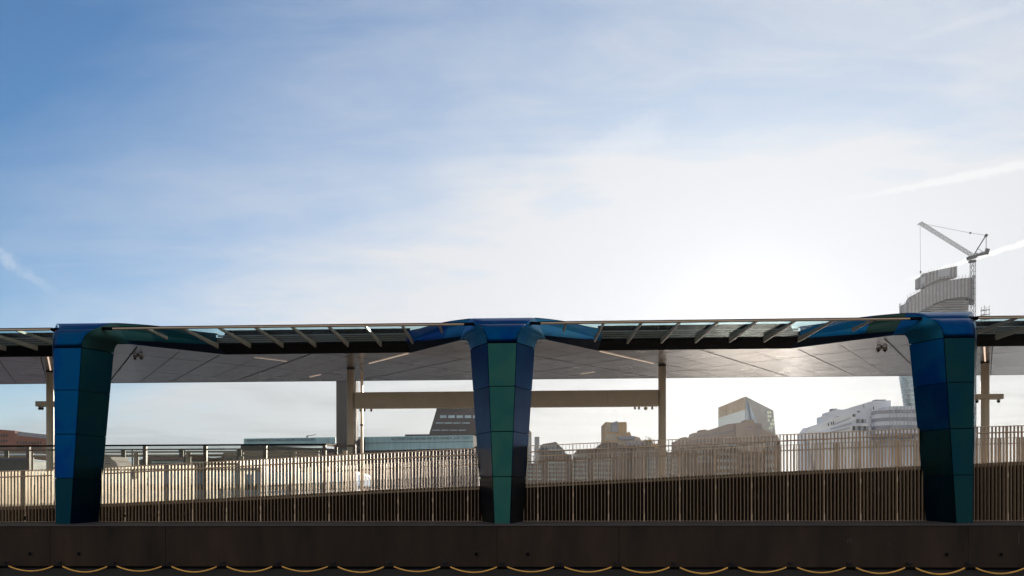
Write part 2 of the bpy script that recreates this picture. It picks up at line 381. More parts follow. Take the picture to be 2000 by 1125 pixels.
# ------------------------------------------------------------------ ramp and its fences
ZT = [(-16.35, 1.75), (-12.92, 1.85), (-5.77, 2.20), (-0.3, 2.44), (7.28, 2.73), (12.2, 2.93), (15.3, 3.0)]
ZP = [(-16.4, 0.51), (-13, 0.6), (-8, 0.82), (-4, 1.02), (0.3, 1.17), (3.8, 1.33), (7.85, 1.52), (12.3, 1.69), (15.5, 1.82)]
K = 1.0221      # fence stands 1.05 m behind the pillar fronts
ZT = [(x * K, ZC + (z - ZC) * K) for x, z in ZT]; ZP = [(x * K, ZC + (z - ZC) * K) for x, z in ZP]
rp = thing('access_ramp', 'long sloping walkway ramp rising to the right behind the slat fence', 'ramp', (0, 2.7, 0.12))
XR = [-23 + k for k in range(0, 50)]
sk = MB()
sk.grid([[(x, 1.18, 0.121) for x in XR], [(x, 1.18, interp(ZP, x)) for x in XR]])
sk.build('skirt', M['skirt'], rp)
rib = MB()
x = -22.5
while x < 26:
    rib.box(x, x + 0.05, 1.162, 1.18, 0.125, interp(ZP, x) - 0.01); x += 0.136
rib.build('skirt_ribs', M['skirt'], rp)
dk = MB()
dk.grid([[(x, 1.185, interp(ZP, x)) for x in XR], [(x, 6.4, interp(ZP, x)) for x in XR], [(x, 6.4, 0.121) for x in XR]])
dk.build('ramp_deck', M['deck'], rp)

def fence(name, label, Y, x0, x1, sgn):
    r = thing(name, label, 'fence', ((x0 + x1) / 2, Y, 0.12))
    P = 1.112; k0 = math.floor((x0 - 0.818) / P); k1 = math.ceil((x1 - 0.818) / P)
    for k in range(k0, k1):
        a = 0.818 + k * P; b_ = a + P; mb = MB()
        for j in range(1, 10):
            x = a + P * j / 10.0
            dx_ = random.uniform(-0.003, 0.003)
            mb.box(x - 0.004 + dx_, x + 0.004 + dx_, Y - (0.05 if Y < 2 else 0.035), Y + (0.05 if Y < 2 else 0.035), 0.135, interp(ZT, x) - 0.012)
        mb.build('slat_panel', M['slat'], r)
        p = MB(); p.box(a - 0.011, a + 0.011, Y - 0.055, Y + 0.07, 0.125, interp(ZT, a) - 0.012)
        po = p.build('fence_post', M['slat'], r)
        if Y < 2:
            zz = interp(ZP, a) - 0.22
            MB().box(a - 0.018, a + 0.018, Y - 0.062, Y - 0.0555, zz - 0.14, zz).box(a - 0.018, a + 0.018, Y - 0.062, Y - 0.0555, 0.13, 0.36).build('splice_plate', M['rail'], po)
    cuts = sorted(CX0 + BAY * k for k in (-1, 0, 1)) if Y < 2 else []
    ends = [x0] + [c_ + d_ for c_ in cuts for d_ in (-0.87, 0.87)] + [x1]
    bt = MB()
    for e0, e1 in zip(ends[::2], ends[1::2]):
        n_ = max(4, int((e1 - e0) / 0.8)); xs = [e0 + (e1 - e0) * i / n_ for i in range(n_ + 1)]
        top = MB(); hr = MB()
        for a, b_ in zip(xs, xs[1:]):
            za, zb = interp(ZT, a), interp(ZT, b_)
            top.hexa([(a, Y - 0.05, za - 0.0115), (a, Y + 0.06, za - 0.0115), (a, Y + 0.06, za + 0.008), (a, Y - 0.05, za + 0.008)],
                     [(b_, Y - 0.05, zb - 0.0115), (b_, Y + 0.06, zb - 0.0115), (b_, Y + 0.06, zb + 0.008), (b_, Y - 0.05, zb + 0.008)])
        top.build('top_strip', M['rail'], r)
        hr.tube([(x, Y + (-0.075 if sgn > 0 else 0.09), interp(ZT, x) - 0.20) for x in xs], 0.021, 8)
        hr.build('handrail', M['rail'], r, smooth=True)
    bt.box(x0, x1, Y - 0.05, Y + 0.06, 0.121, 0.134)
    bt.build('base_channel', M['rail'], r)
    return r
fence('ramp_fence', 'bronze slat fence along the front of the rising ramp', 1.09, -20.0, 20.0, 1)
rf = fence('ramp_fence', 'slat fence on the far side of the ramp, seen through the front fence', 6.1, -7.2, 23.5, -1)
# toe rail on the ramp edge, with the square fixings the slats pass through
tr_ = MB(); fx = MB()
for a, b_ in zip(XR, XR[1:]):
    za, zb = interp(ZP, a), interp(ZP, b_)
    tr_.hexa([(a, 1.165, za), (a, 1.20, za), (a, 1.20, za + 0.115), (a, 1.165, za + 0.115)], [(b_, 1.165, zb), (b_, 1.20, zb), (b_, 1.20, zb + 0.115), (b_, 1.165, zb + 0.115)])
tr_.build('toe_rail', M['toe'], rp)
x = 0.818 - 1.112 * 20 + 0.0556
while x < 22:
    z = interp(ZP, x); fx.box(x - 0.020, x + 0.020, 1.147, 1.1645, z + 0.05, z + 0.10); x += 0.1112
tag(fx.build('toe_rail_fixings', M['black'], rp), kind='stuff')

# ------------------------------------------------------------------ canopy
ZS = [(0, 6.32 - 0.085 * 5.35), (20, 6.32 + 0.085 * (20 - 5.35))]
MIDS = [CX0 + BAY * (k + 0.5) for k in (-2, -1, 0, 1)]
cn = thing('station_canopy', 'long low canopy roof with pale panelled underside carried on blue pillars', 'canopy', (0, 9, 6.2))
HALF = 3.44
XL, XRt = CX0 - 3 * BAY, CX0 + 3 * BAY
# soffit: front edge zigzags between pillar heads and the fascia beams
front = []
for c in [CX0 + BAY * k for k in (-3, -2, -1, 0, 1, 2, 3)]:
    if c > XL + 1: front += [(c - 1.37, 1.65)]
    front += [(c + 1.37, 1.65)] if c < XRt - 1 else []
    if c < XRt - 1: front += [(c + BAY / 2 - HALF, 5.33), (c + BAY / 2 + HALF, 5.33)]
PL, PR = CX0 - BAY, CX0 + BAY
front = [(x, y) if PL < x < PR else (x, 5.33) for x, y in front]
front = sorted(front + [(PL - 0.8, 5.33), (PL, 1.65), (PR, 1.65), (PR + 0.8, 5.33)], key=lambda q: q[0])
front = [(XL + BAY / 2 - HALF - 1e-3, 5.33)] + [p for p in front if p[0] > XL + BAY / 2 - HALF]
sf = MB()
ycols = [5.33, 10.0, 15.0, 20.0]
for (xa, ya), (xb, yb) in zip(front, front[1:]):
    rows = [[(xa, ya, interp(ZS, ya)), (xb, yb, interp(ZS, yb))]]
    if ya < 5 or yb < 5: rows.append([(xa, 5.33, interp(ZS, 5.33)), (xb, 5.33, interp(ZS, 5.33))])
    for y in ycols[1:]: rows.append([(xa, y, interp(ZS, y)), (xb, y, interp(ZS, y))])
    for r0, r1 in zip(rows, rows[1:]):
        q = [r0[0], r0[1], r1[1], r1[0]]
        q2 = []
        for p_ in q:
            if not q2 or (Vector(p_) - Vector(q2[-1])).length > 1e-4: q2.append(p_)
        if (Vector(q2[0]) - Vector(q2[-1])).length < 1e-4: q2.pop()
        if len(q2) > 2: sf.add(q2, [tuple(range(len(q2)))])
sf.build('soffit', M['soffit'], cn)
# joints between soffit panels: a diamond grid
def clipline(x0, s, y0, y1):
    """strip of joint x = x0 + s*(y-4.9) between y0 and y1 that stays under the soffit"""
    pts = []
    ys = [y0 + (y1 - y0) * i / 24 for i in range(25)]
    for y in ys:
        x = x0 + s * (y - 4.9)
        u = abs((x - CX0 + BAY / 2) % BAY - BAY / 2)                 # distance from nearest pillar
        ymin = 1.65 + max(0, (u - 1.37)) / (BAY / 2 - HALF - 1.37) * 3.7
        if y > min(ymin, 5.33) + 0.05 and u > -1: pts.append((x, y))
    return pts
def strip(mb, pts, wd, drop=0.004, th=0.02):
    for (xa, ya), (xb, yb) in zip(pts, pts[1:]):
        za, zb = interp(ZS, ya) - drop, interp(ZS, yb) - drop
        mb.add([(xa - wd, ya, za), (xa + wd, ya, za), (xb + wd, yb, zb), (xb - wd, yb, zb)], [(0, 1, 2, 3)])
jm = MB(); jt = MB()
for k in range(-9, 10):
    for s in (-0.53, 0.53):
        x0 = CX0 + BAY / 4 * k
        strip(jm, clipline(x0, s, 1.7, 19.95), 0.018 if k % 2 else 0.030, 0.012)
        strip(jt, clipline(x0 + BAY / 8, s, 1.7, 19.95), 0.009, 0.010)
jm.build('panel_joints', M['joint'], cn); jt.build('fine_joints', M['joint'], cn)
# strip lights recessed in the joints that run to the columns
def lightstrip(xa, ya, xb, yb):
    mb = MB(); n = 6; pts = [(xa + (xb - xa) * i / n, ya + (yb - ya) * i / n) for i in range(n + 1)]
    strip(mb, pts, 0.03, 0.022); mb.build('strip_light', M['lamp'], cn)
for m_, arms in ((MIDS[0], ((3.4, 5.5, 0.35, 11.3),)), (MIDS[1], ((3.36, 5.5, 1.2, 9.6), (-2.7, 6.4, -1.9, 8.2), (-3.0, 16.8, -2.1, 15.3))),
                 (MIDS[2], ((-3.36, 5.5, -0.5, 11.0), (-2.6, 15.2, -3.2, 16.5))), (MIDS[3], ((-3.4, 5.5, -0.2, 11.5), (1.5, 9.2, 2.2, 10.4)))):
    for a in arms: lightstrip(m_ + a[0], a[1], m_ + a[2], a[3])
# roof above and its edges
rt = MB()
for (xa, ya), (xb, yb) in zip(front, front[1:]):
    top = lambda y: interp(ZS, y) + (0.42 if y < 3 else 0.62)
    rows = [[(xa, ya + 0.12, top(ya)), (xb, yb + 0.12, top(yb))], [(xa, 20.0, interp(ZS, 20) + 0.35), (xb, 20.0, interp(ZS, 20) + 0.35)]]
    rt.grid(rows)
rt.build('roof', M['black'], cn)
MB().box(XL, XRt, 20.001, 20.02, interp(ZS, 20) - 0.01, interp(ZS, 20) + 0.35).build('rear_fascia', M['black'], cn)
fascia = []
for m_ in MIDS:
    x0, x1 = m_ - HALF, m_ + HALF
    if m_ < PL: x1 = PL - 0.95
    if m_ > PR: x0 = PR + 0.95
    g = MB()
    g.add([(x0, 4.2, 6.45), (x1, 4.2, 6.45), (x1, 4.2, 6.49), (x0, 4.2, 6.49), (x0, 5.36, 6.315), (x1, 5.36, 6.315), (x1, 5.36, 7.22), (x0, 5.36, 7.22), (x0, 4.45, 6.49), (x1, 4.45, 6.49)],
          [(0, 1, 2, 3), (0, 4, 5, 1), (3, 2, 9, 8), (8, 9, 6, 7)])
    g.build('fascia_beam', M['black'], cn)  # top raised as an unseen upstand to keep sun off the fins
    lv = MB()
    for i in range(4):
        z = 6.53 + 0.082 * i; y = 4.24 + 0.045 * i
        lv.add([(x0, y, z), (x1, y, z), (x1, y + 0.10, z + 0.055), (x0, y + 0.10, z + 0.055), (x0, y, z + 0.022), (x1, y, z + 0.022), (x1, y + 0.10, z + 0.075), (x0, y + 0.10, z + 0.075)],
               [(0, 1, 2, 3), (4, 5, 6, 7), (0, 1, 5, 4), (0, 3, 7, 4), (1, 2, 6, 5), (3, 2, 6, 7)])
    lv.build('louvres', M['louvre'], cn)
    # sloping glass with fins and the front rail
    xe0, xe1 = m_ - BAY / 2 + 1.18, m_ + BAY / 2 - 1.18
    if m_ < PL: xe1 = PL - 0.80
    if m_ > PR: xe0 = PR + 0.80
    def wing_x(y): return 1.25 + (y - 0.9) / (4.2 - 0.9) * (BAY / 2 - HALF - 1.25)
    gl = MB(); ys = [0.88, 1.5, 2.5, 3.5, 4.19]
    zg = lambda y: 6.375 + (y - 0.85) * (6.50 - 6.375) / 3.4
    rows = []
    for y in ys:
        d = wing_x(y); d0 = 1.1 if m_ > PR else d; d1 = 1.1 if m_ < PL else d; rows.append([(m_ - BAY / 2 + d0, y, zg(y)), (m_ + BAY / 2 - d1, y, zg(y))])
    gl.grid(rows).build('glazing', M['glass'], cn, solid=0.012)
    for k in range(-5 if m_ > PR else -4, 6 if m_ < PL else 5):
        xf = m_ + (0.17 if m_ < 0 else -0.16) + 1.18 * k
        u = BAY / 2 - abs(xf - m_)
        yend = min(4.19, 0.9 + (u - 1.25) / (BAY / 2 - HALF - 1.25) * 3.3 - 0.02)
        if (m_ < PL and k > 2) or (m_ > PR and k < -2): yend = 4.19
        if yend < 1.3: continue
        th = 0.028
        prof = [(0.86, zg(0.86) - 0.012), (yend, zg(yend) - 0.012), (yend, zg(yend) - 0.10 - 0.30 * min(1, (yend - 0.86) / 3.4) ** 0.8)]
        nseg = 6
        low = [(0.86 + (yend - 0.86) * i / nseg) for i in range(nseg, -1, -1)]
        prof = [(0.86, zg(0.86) - 0.012), (yend, zg(yend) - 0.012)] + [(y, zg(y) - 0.08 - 0.10 * ((y - 0.86) / 3.4)) for y in low]
        f_ = MB(); n = len(prof)
        f_.add([(xf - th, y, z) for y, z in prof] + [(xf + th, y, z) for y, z in prof],
               [tuple(range(n)), tuple(range(2 * n - 1, n - 1, -1))] + [(i, (i + 1) % n, (i + 1) % n + n, i + n) for i in range(n)])
        fo = f_.build('fin', M['fin'], cn)
        bo = MB()
        for q in range(3):
            yb_ = 1.55 + 0.13 * q
            if yb_ < yend - 0.1: bo.tube([(xf - th - 0.006, yb_, zg(yb_) - 0.05), (xf + th + 0.006, yb_, zg(yb_) - 0.05)], 0.014, 8)
        if bo.v: bo.build('fin_bolts', M['dark'], fo)
    MB().tube([(xe0 - 0.05, 0.84, 6.345), (xe1 + 0.05, 0.84, 6.345)], 0.036, 12).build('front_rail', M['rail'], cn, smooth=True)
    MB().box(xe0, xe1, 0.83, 0.95, 6.385, 6.405).build('glass_edge', M['black'], cn)
    for xs_, sg in ((xe0, -1), (xe1, 1)):
        MB().tube([(xs_ - sg * 0.02, 0.84, 6.345), (xs_ + sg * 0.28, 0.80, 6.35), (xs_ + sg * 0.34, 0.78, 6.352)], [0.05, 0.05, 0.02], 12).build('rail_sleeve', M['core'], cn, smooth=True)

# ------------------------------------------------------------------ blue pillars
LV = [0.02, 1.50, 2.89, 4.29, 5.64]
def hf(z): return 0.235 + (0.45 - 0.235) * z / 5.64      # half width of the front face
def yf(z): return 0.30 * z / 5.64                         # the front leans back as it rises
def hb(z): return 0.64 + (1.03 - 0.64) * z / 5.64
def yb(z): return 1.0 + 0.28 * z / 5.64
def pillar(c, label, scheme, straight=0):
    r = thing('blue_pillar', label, 'pillar', (c, 0, 0.03), 'tapering blue pillars of the canopy')
    core = MB()
    rows = []
    for z in [-0.02] + LV[1:-1] + [5.6, 6.1]:
        i = 0.035
        rows.append([(c - hf(z) + i, yf(z) + i, z), (c + hf(z) - i, yf(z) + i, z), (c + hb(z) - 0.05, yb(z) - 0.03, z), (c + hb(z) - 0.3, 1.5, z), (c - hb(z) + 0.3, 1.5, z), (c - hb(z) + 0.05, yb(z) - 0.03, z), (c - hf(z) + i, yf(z) + i, z)])
    core.grid(rows)
    core.build('core', M['core'], r)
    g = 0.009
    def panel(A, B, C_, D_, nrm, name, m_):
        A, B, C_, D_ = map(Vector, (A, B, C_, D_)); n = Vector(nrm).normalized() * 0.03
        return MB().hexa([A, B, C_, D_], [A - n, B - n, C_ - n, D_ - n]).build(name, m_, r, bevel=0.006)
    for i in range(4):
        z0, z1 = LV[i] + (g if i else 0), LV[i + 1] - g
        fa = scheme['front'][i]; la = scheme['left'][i]; ra = scheme['right'][i]
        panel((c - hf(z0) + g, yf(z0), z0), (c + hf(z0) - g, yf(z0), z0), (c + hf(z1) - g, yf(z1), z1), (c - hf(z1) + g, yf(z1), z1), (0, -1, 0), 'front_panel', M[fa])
        for s, nm in ((-1, la), (1, ra)):
            rows = []
            for q in range(7):
                z = z0 + (z1 - z0) * q / 6; A = Vector((c + s * (hf(z) + g), yf(z) + g * 1.5, z)); B = Vector((c + s * hb(z), yb(z), z))
                rows.append([A.lerp(B, k / 5) for k in range(6)])
            inner = [[Vector((v.x - s * 0.022, v.y + 0.013, v.z)) for v in r_] for r_ in rows]
            mb = MB().grid(rows).grid(inner)
            for L_ in (0, -1):
                mb.grid([rows[L_], inner[L_]]); mb.grid([[r_[L_] for r_ in rows], [r_[L_] for r_ in inner]])
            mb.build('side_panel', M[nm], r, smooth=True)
            # return edge at the back of the side face
            MB().hexa([(c + s * hb(z0), yb(z0) + 0.006, z0), (c + s * (hb(z0) - 0.22), yb(z0) + 0.32, z0), (c + s * (hb(z0) - 0.25), yb(z0) + 0.32, z0), (c + s * (hb(z0) - 0.03), yb(z0) + 0.006, z0)],
                      [(c + s * hb(z1), yb(z1) + 0.006, z1), (c + s * (hb(z1) - 0.22), yb(z1) + 0.32, z1), (c + s * (hb(z1) - 0.25), yb(z1) + 0.32, z1), (c + s * (hb(z1) - 0.03), yb(z1) + 0.006, z1)]).build('edge_panel', M[nm], r)
    # curved head: the front seam sweeps outwards into the wings
    S = [(0.45, 0.30, 5.655), (0.47, 0.305, 5.80), (0.515, 0.32, 5.95), (0.585, 0.345, 6.08), (0.68, 0.43, 6.20), (0.80, 0.62, 6.31)]
    Tp = [(0.80, 0.62, 6.318), (0.90, 0.88, 6.47), (0.98, 1.18, 6.60), (1.01, 1.5, 6.68), (1.01, 2.2, 6.74), (1.01, 3.4, 6.80)]
    SN = [(0.45, 5.655), (0.452, 5.80), (0.455, 5.95), (0.458, 6.08), (0.462, 6.20), (0.468, 6.31)]
    TN = [0.468, 0.60, 0.79, 1.01, 1.01, 1.01]
    def row(p, k, top, n=6, e=0.010):
        x, y, z = p; xl = xr = x
        alt = TN[k] if top else SN[k][0]
        if straight < 0: xl = alt
        if straight > 0: xr = alt
        return [(c - xl + e + (xl + xr - 2 * e) * i / n, y, z) for i in range(n + 1)]
    MB().grid([row(p, k, False) for k, p in enumerate(S)]).build('head_front_panel', M[scheme['head']], r, smooth=True, solid=0.02)
    MB().grid([row(p, k, True) for k, p in enumerate(Tp)]).build('head_top_panel', M[scheme['top']], r, smooth=True, solid=0.02)
    I = [(1.03, 1.28, 5.655), (1.045, 1.28, 5.76), (1.085, 1.29, 5.87), (1.15, 1.33, 5.955), (1.25, 1.43, 5.995), (1.37, 1.65, 6.01)]
    S2 = S[:]; S2[-1] = (0.80, 0.46, 6.31)
    O = [(x, y, z) for x, y, z in [(0.45, 0.30, 5.655), (0.475, 0.31, 5.86), (0.545, 0.335, 6.02), (0.67, 0.41, 6.19), (0.86, 0.78, 6.42), (1.02, 1.40, 6.66)]]
    for s, mm, wm_ in ((-1, scheme['headl'], scheme['wingl']), (1, scheme['headr'], scheme['wingr'])):
        if s == straight:
            On = [(0.45, 0.30, 5.655), (0.455, 0.315, 5.86), (0.46, 0.36, 6.02), (0.466, 0.50, 6.25), (0.60, 0.88, 6.46), (1.01, 1.50, 6.67)]
            In = [(1.03, 1.28, 5.655), (1.032, 1.29, 5.85), (1.035, 1.31, 6.05), (1.035, 1.35, 6.25), (1.03, 1.42, 6.45), (1.015, 1.51, 6.67)]
            MB().grid([[(c + s * (a[0] + 0.012 + (b_[0] - a[0] - 0.012) * q / 5), a[1] + (b_[1] - a[1]) * q / 5, a[2]) for q in range(6)] for a, b_ in zip(On, In)]).build('head_side_panel', M[mm], r, smooth=True)
            continue
        rows = []
        for (a, b_) in zip(O, I):
            A, B = Vector(a), Vector(b_); rr = []
            for q in range(7):
                t_ = q / 6; P = A.lerp(B, t_); bul = math.sin(math.pi * t_) * 0.045
                P += Vector((0.55, -0.75, 0.25)).normalized() * bul * (1 if a is not O[0] else 0)
                rr.append((c + s * (P.x + 0.012), P.y, P.z))
            rows.append(rr)
        MB().grid(rows).build('head_side_panel', M[mm], r, smooth=True, solid=0.0)
        # wing: folded band running back to the fascia beam
        E = BAY / 2 - HALF
        segs = []
        for t_, in [(i / 10,) for i in range(11)]:
            ez = t_
            top = Vector((1.02 + (E - 1.02) * t_, 1.40 + (4.2 - 1.40) * t_, 6.66 + 0.05 * math.sin(math.pi * min(1, t_ * 1.3)) + (6.87 - 6.66) * t_))
            mid_t = Vector((1.24 + (E - 1.24) * t_, 1.52 + (4.2 - 1.52) * t_, 6.33 + (6.49 - 6.33) * t_))
            mid = Vector((1.33 + (E - 1.33) * t_, 1.58 + (4.2 - 1.58) * t_, 6.12 + (6.45 - 6.12) * t_))
            low = Vector((1.375 + (E - 1.375) * t_, 1.65 + (5.35 - 1.65) * t_, 6.005 + (6.31 - 6.005) * t_))
            back = top + Vector((0.0, 0.9 * (1 - t_ * 0.5), 0.02))
            segs.append([(c + s * P.x, P.y, P.z) for P in (back, top, mid_t, mid, low)])
        if mm == scheme['headl'] and False: pass
        cut = 3
        MB().grid([sg[:2] for sg in segs]).build('wing_top', M[wm_[0]], r, smooth=True)
        MB().grid([sg[1:4] for sg in segs[:cut + 1]]).build('wing_panel', M[wm_[0]], r, smooth=False)
        MB().grid([sg[1:4] for sg in segs[cut:]]).build('wing_panel', M[wm_[1]], r, smooth=False)
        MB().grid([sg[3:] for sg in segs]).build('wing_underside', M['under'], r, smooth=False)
        # dark seam down the wing and along its fold
        sm = MB()
        for q in range(len(segs) - 1):
            a, b_ = Vector(segs[q][1]) + Vector((0, -0.006, -0.012)), Vector(segs[q + 1][1]) + Vector((0, -0.006, -0.012))
            sm.bar(a, b_, 0.012, 0.012)
        sm.build('wing_seam', M['core'], r)
        MB().bar(Vector(segs[0][1]), Vector(segs[0][4]), 0.012, 0.012)
    return r
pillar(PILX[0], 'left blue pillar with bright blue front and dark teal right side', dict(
    front=['deepteal', 'blue', 'blue', 'blue'], left=['navy_refl', 'navy_refl', 'blue', 'blue'], right=['navy_refl', 'deepteal', 'deepteal', 'deepteal'],
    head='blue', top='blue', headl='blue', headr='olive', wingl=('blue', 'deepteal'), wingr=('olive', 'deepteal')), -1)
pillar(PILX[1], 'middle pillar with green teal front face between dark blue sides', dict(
    front=['teal', 'teal', 'teal', 'teal'], left=['navy_refl', 'blue_refl', 'blue_refl', 'blue'], right=['navy_refl', 'blue_refl', 'blue_refl', 'blue'],
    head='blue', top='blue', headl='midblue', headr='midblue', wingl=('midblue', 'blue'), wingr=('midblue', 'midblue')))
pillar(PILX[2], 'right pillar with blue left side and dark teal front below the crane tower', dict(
    front=['deepteal', 'deepteal', 'deepteal', 'deepteal'], left=['navy_refl', 'deepteal', 'blue_refl', 'blue'], right=['navy_refl', 'navy_refl', 'navy_refl', 'deepteal'],
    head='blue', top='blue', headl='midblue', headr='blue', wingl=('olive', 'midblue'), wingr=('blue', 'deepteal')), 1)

# ------------------------------------------------------------------ rear columns, cross beam, brackets, cameras
CY = 11.9; CR = 0.165
clab = ['taupe round column with bracket ring beside the left blue pillar', 'taupe round column left of the middle pillar, in front of the brick chimney',
        'taupe round column right of the middle pillar under the canopy', 'taupe round column with bracket ring right of the right blue pillar']
for i, m_ in enumerate(MIDS):
    r = thing('support_column', clab[i], 'column', (m_, CY, 0.12), 'round columns under the rear of the canopy')
    MB().tube([(m_, CY, 0.12), (m_, CY, 6.87)], CR, 28).build('shaft', M['steel'], r, smooth=True)
    MB().tube([(m_, CY, 6.80), (m_, CY, 6.872)], CR + 0.012, 28).build('top_collar', M['joint'], r, smooth=True)
    MB().tube([(m_, CY, 0.12), (m_, CY, 0.17)], CR + 0.09, 28).build('base_plate', M['steel'], r, smooth=True)
    if i in (0, 3):
        z0 = 5.05 if i == 0 else 5.32
        zb_ = at(90 if i == 0 else 1918, 794 if i == 0 else 780, CY).z; zt_ = at(90 if i == 0 else 1918, 785 if i == 0 else 771, CY).z
        a, b_ = (m_ - 0.62, m_ + 0.60) if i == 0 else (m_ - 0.50, m_ + 0.72)
        br = MB(); n = 14; pl = []
        for k in range(n + 1):
            t_ = -math.pi / 2 + math.pi * k / n; pl.append((b_ - 0.14 + 0.14 * math.cos(t_), CY - 0.05 + 0.22 * math.sin(t_)))
        for k in range(n + 1):
            t_ = math.pi / 2 + math.pi * k / n; pl.append((a + 0.14 + 0.14 * math.cos(t_), CY - 0.05 + 0.22 * math.sin(t_)))
        br.vprism(pl, zb_, zt_).build('bracket_ring', M['steel'], r, smooth=True)
        for dxx, mt in ((-0.42, 'cam'), (-0.30, 'cam'), (0.45, 'cam')) if i == 0 else ((-0.40, 'cam'), (0.50, 'cam')):
            cr = thing('security_camera', ('small pale camera under the bracket ring, %s' % {-0.42: 'outermost on the left column', -0.30: 'next to the shaft of the left column', 0.45: 'half hidden behind the left pillar', -0.40: 'left of the shaft on the right column', 0.50: 'right of the shaft on the right column'}[dxx]), 'camera', (m_ + dxx, CY - 0.12, zb_), 'small cameras under brackets and beam')
            MB().tube([(m_ + dxx, CY - 0.12, zb_), (m_ + dxx, CY - 0.12, zb_ - 0.07)], 0.05, 12).build('mount', M['cam'], cr, smooth=True)
            MB().tube([(m_ + dxx, CY - 0.12, zb_ - 0.06), (m_ + dxx, CY - 0.12, zb_ - 0.13), (m_ + dxx, CY - 0.12, zb_ - 0.17)], [0.07, 0.07, 0.03], 14).build('dome', M['dark'], cr, smooth=True)
dp = thing('drain_pipe', 'slim brown post just right of the column beside the chimney', 'pipe', (MIDS[1] + 0.36, CY + 0.9, 0.12))
MB().box(MIDS[1] + 0.29, MIDS[1] + 0.40, CY + 0.85, CY + 0.97, 0.12, 6.9).build('shaft', M['steel'], dp)
for z in (2.5, 4.4):
    MB().box(MIDS[1] + 0.27, MIDS[1] + 0.42, CY + 0.83, CY + 0.99, z, z + 0.06).build('clip', M['joint'], dp)
zt = at(990, 764.5, CY).z; zb2 = at(990, 796.0, CY).z
bm_ = thing('cross_beam', 'flat taupe beam spanning between the two round columns behind the middle pillar', 'beam', ((MIDS[1] + MIDS[2]) / 2, CY, zb2))
xa, xb = MIDS[1] + CR + 0.02, MIDS[2] - CR - 0.015
for k in range(6):
    a = xa + (xb - xa) * k / 6; b_ = xa + (xb - xa) * (k + 1) / 6
    MB().box(a + 0.0025, b_ - 0.0025, CY - 0.14, CY + 0.14, zb2, zt).build('beam_panel', M['steel'], bm_, bevel=0.008)
MB().box(xa - 0.02, xa + 0.03, CY - 0.10, CY + 0.10, zb2 + 0.03, zt - 0.03).build('end_plate', M['joint'], bm_)
MB().box(xb - 0.03, xb + 0.015, CY - 0.10, CY + 0.10, zb2 + 0.03, zt - 0.03).build('end_plate', M['joint'], bm_)
places = [(704, 'cam', 'pale', 'nearest the left column'), (712, 'dark', 'black', 'second from the left column'), (725, 'red', 'red', 'third from the left column'),
          (1240, 'cam', 'pale flat', 'fourth from the right column'), (1248, 'steel', 'brown', 'third from the right column'), (1261, 'steel', 'larger brown', 'second from the right column'), (1274, 'cam', 'pale round', 'nearest the right column')]
for px, mm, cl, wh in places:
    p = at(px, 797, CY); big = 0.045 if px != 1261 else 0.07
    cr = thing('beam_device', '%s fitting under the cross beam, %s' % (cl, wh), 'beam fitting', (p.x, CY, zb2), 'small fittings under the cross beam')
    MB().tube([(p.x, CY, zb2), (p.x, CY, zb2 - 0.05)], 0.03, 10).build('stem', M['steel'], cr, smooth=True)
    MB().tube([(p.x, CY, zb2 - 0.035), (p.x, CY, zb2 - 0.06), (p.x, CY, zb2 - 0.09 - big)], [big, big * 1.35, big * 0.6], 14).build('head', M[mm], cr, smooth=True)
for (px, py, lab) in ((270, 695, 'twin dome camera hanging under the canopy right of the left pillar'), (1722, 682, 'twin dome camera hanging under the canopy left of the right pillar')):
    Y = 5.0; p = at(px, py, Y); zz = interp(ZS, Y)
    cr = thing('dome_camera', lab, 'camera', (p.x, Y, zz), 'twin dome cameras under the canopy')
    MB().box(p.x - 0.17, p.x + 0.17, Y - 0.05, Y + 0.05, zz - 0.10, zz - 0.05).build('bracket', M['steel'], cr, bevel=0.01)
    MB().tube([(p.x, Y, zz), (p.x, Y, zz - 0.09)], 0.04, 12).build('stem', M['dark'], cr, smooth=True)
    for d in (-0.115, 0.115):
        h_ = MB().tube([(p.x + d, Y, zz - 0.03), (p.x + d, Y, zz - 0.13)], 0.078, 18).build('housing', M['cam'], cr, smooth=True)
        MB().tube([(p.x + d, Y, zz - 0.13), (p.x + d, Y, zz - 0.17), (p.x + d, Y, zz - 0.2)], [0.07, 0.055, 0.015], 18).build('dome', M['dark'], h_, smooth=True)

# ------------------------------------------------------------------ glass windscreen, gate, pipe frame, pier fence
WY = 6.9
ws = thing('glass_windscreen', 'glazed windscreen with dark bronze posts behind the left half of the ramp', 'windscreen', (at(340, 0, WY).x, WY, 0.12))
ztop = at(300, 870, WY).z
px_posts = [-60, 55, 169, 283, 401, 518, 634]
xp = [at(p, 870, WY).x for p in px_posts]
for i, x in enumerate(xp):
    MB().box(x - 0.08, x + 0.05, WY - 0.02, WY + 0.13, 0.12, ztop - 0.02).build('post', M['frame'], ws, bevel=0.006)
for a, b_ in zip(xp, xp[1:]):
    MB().box(a + 0.055, b_ - 0.085, WY + 0.04, WY + 0.055, 0.3, ztop - 0.03).build('glass_pane', M['clear'], ws)
MB().box(xp[0], xp[-1] + 0.05, WY - 0.03, WY + 0.14, ztop - 0.018, ztop + 0.035).build('top_rail', M['black'], ws)
zr2 = at(300, 877, WY).z
MB().box(xp[0], xp[-1], WY + 0.14, WY + 0.20, zr2 - 0.03, zr2 + 0.02).build('lamp_rail', M['frame'], ws)
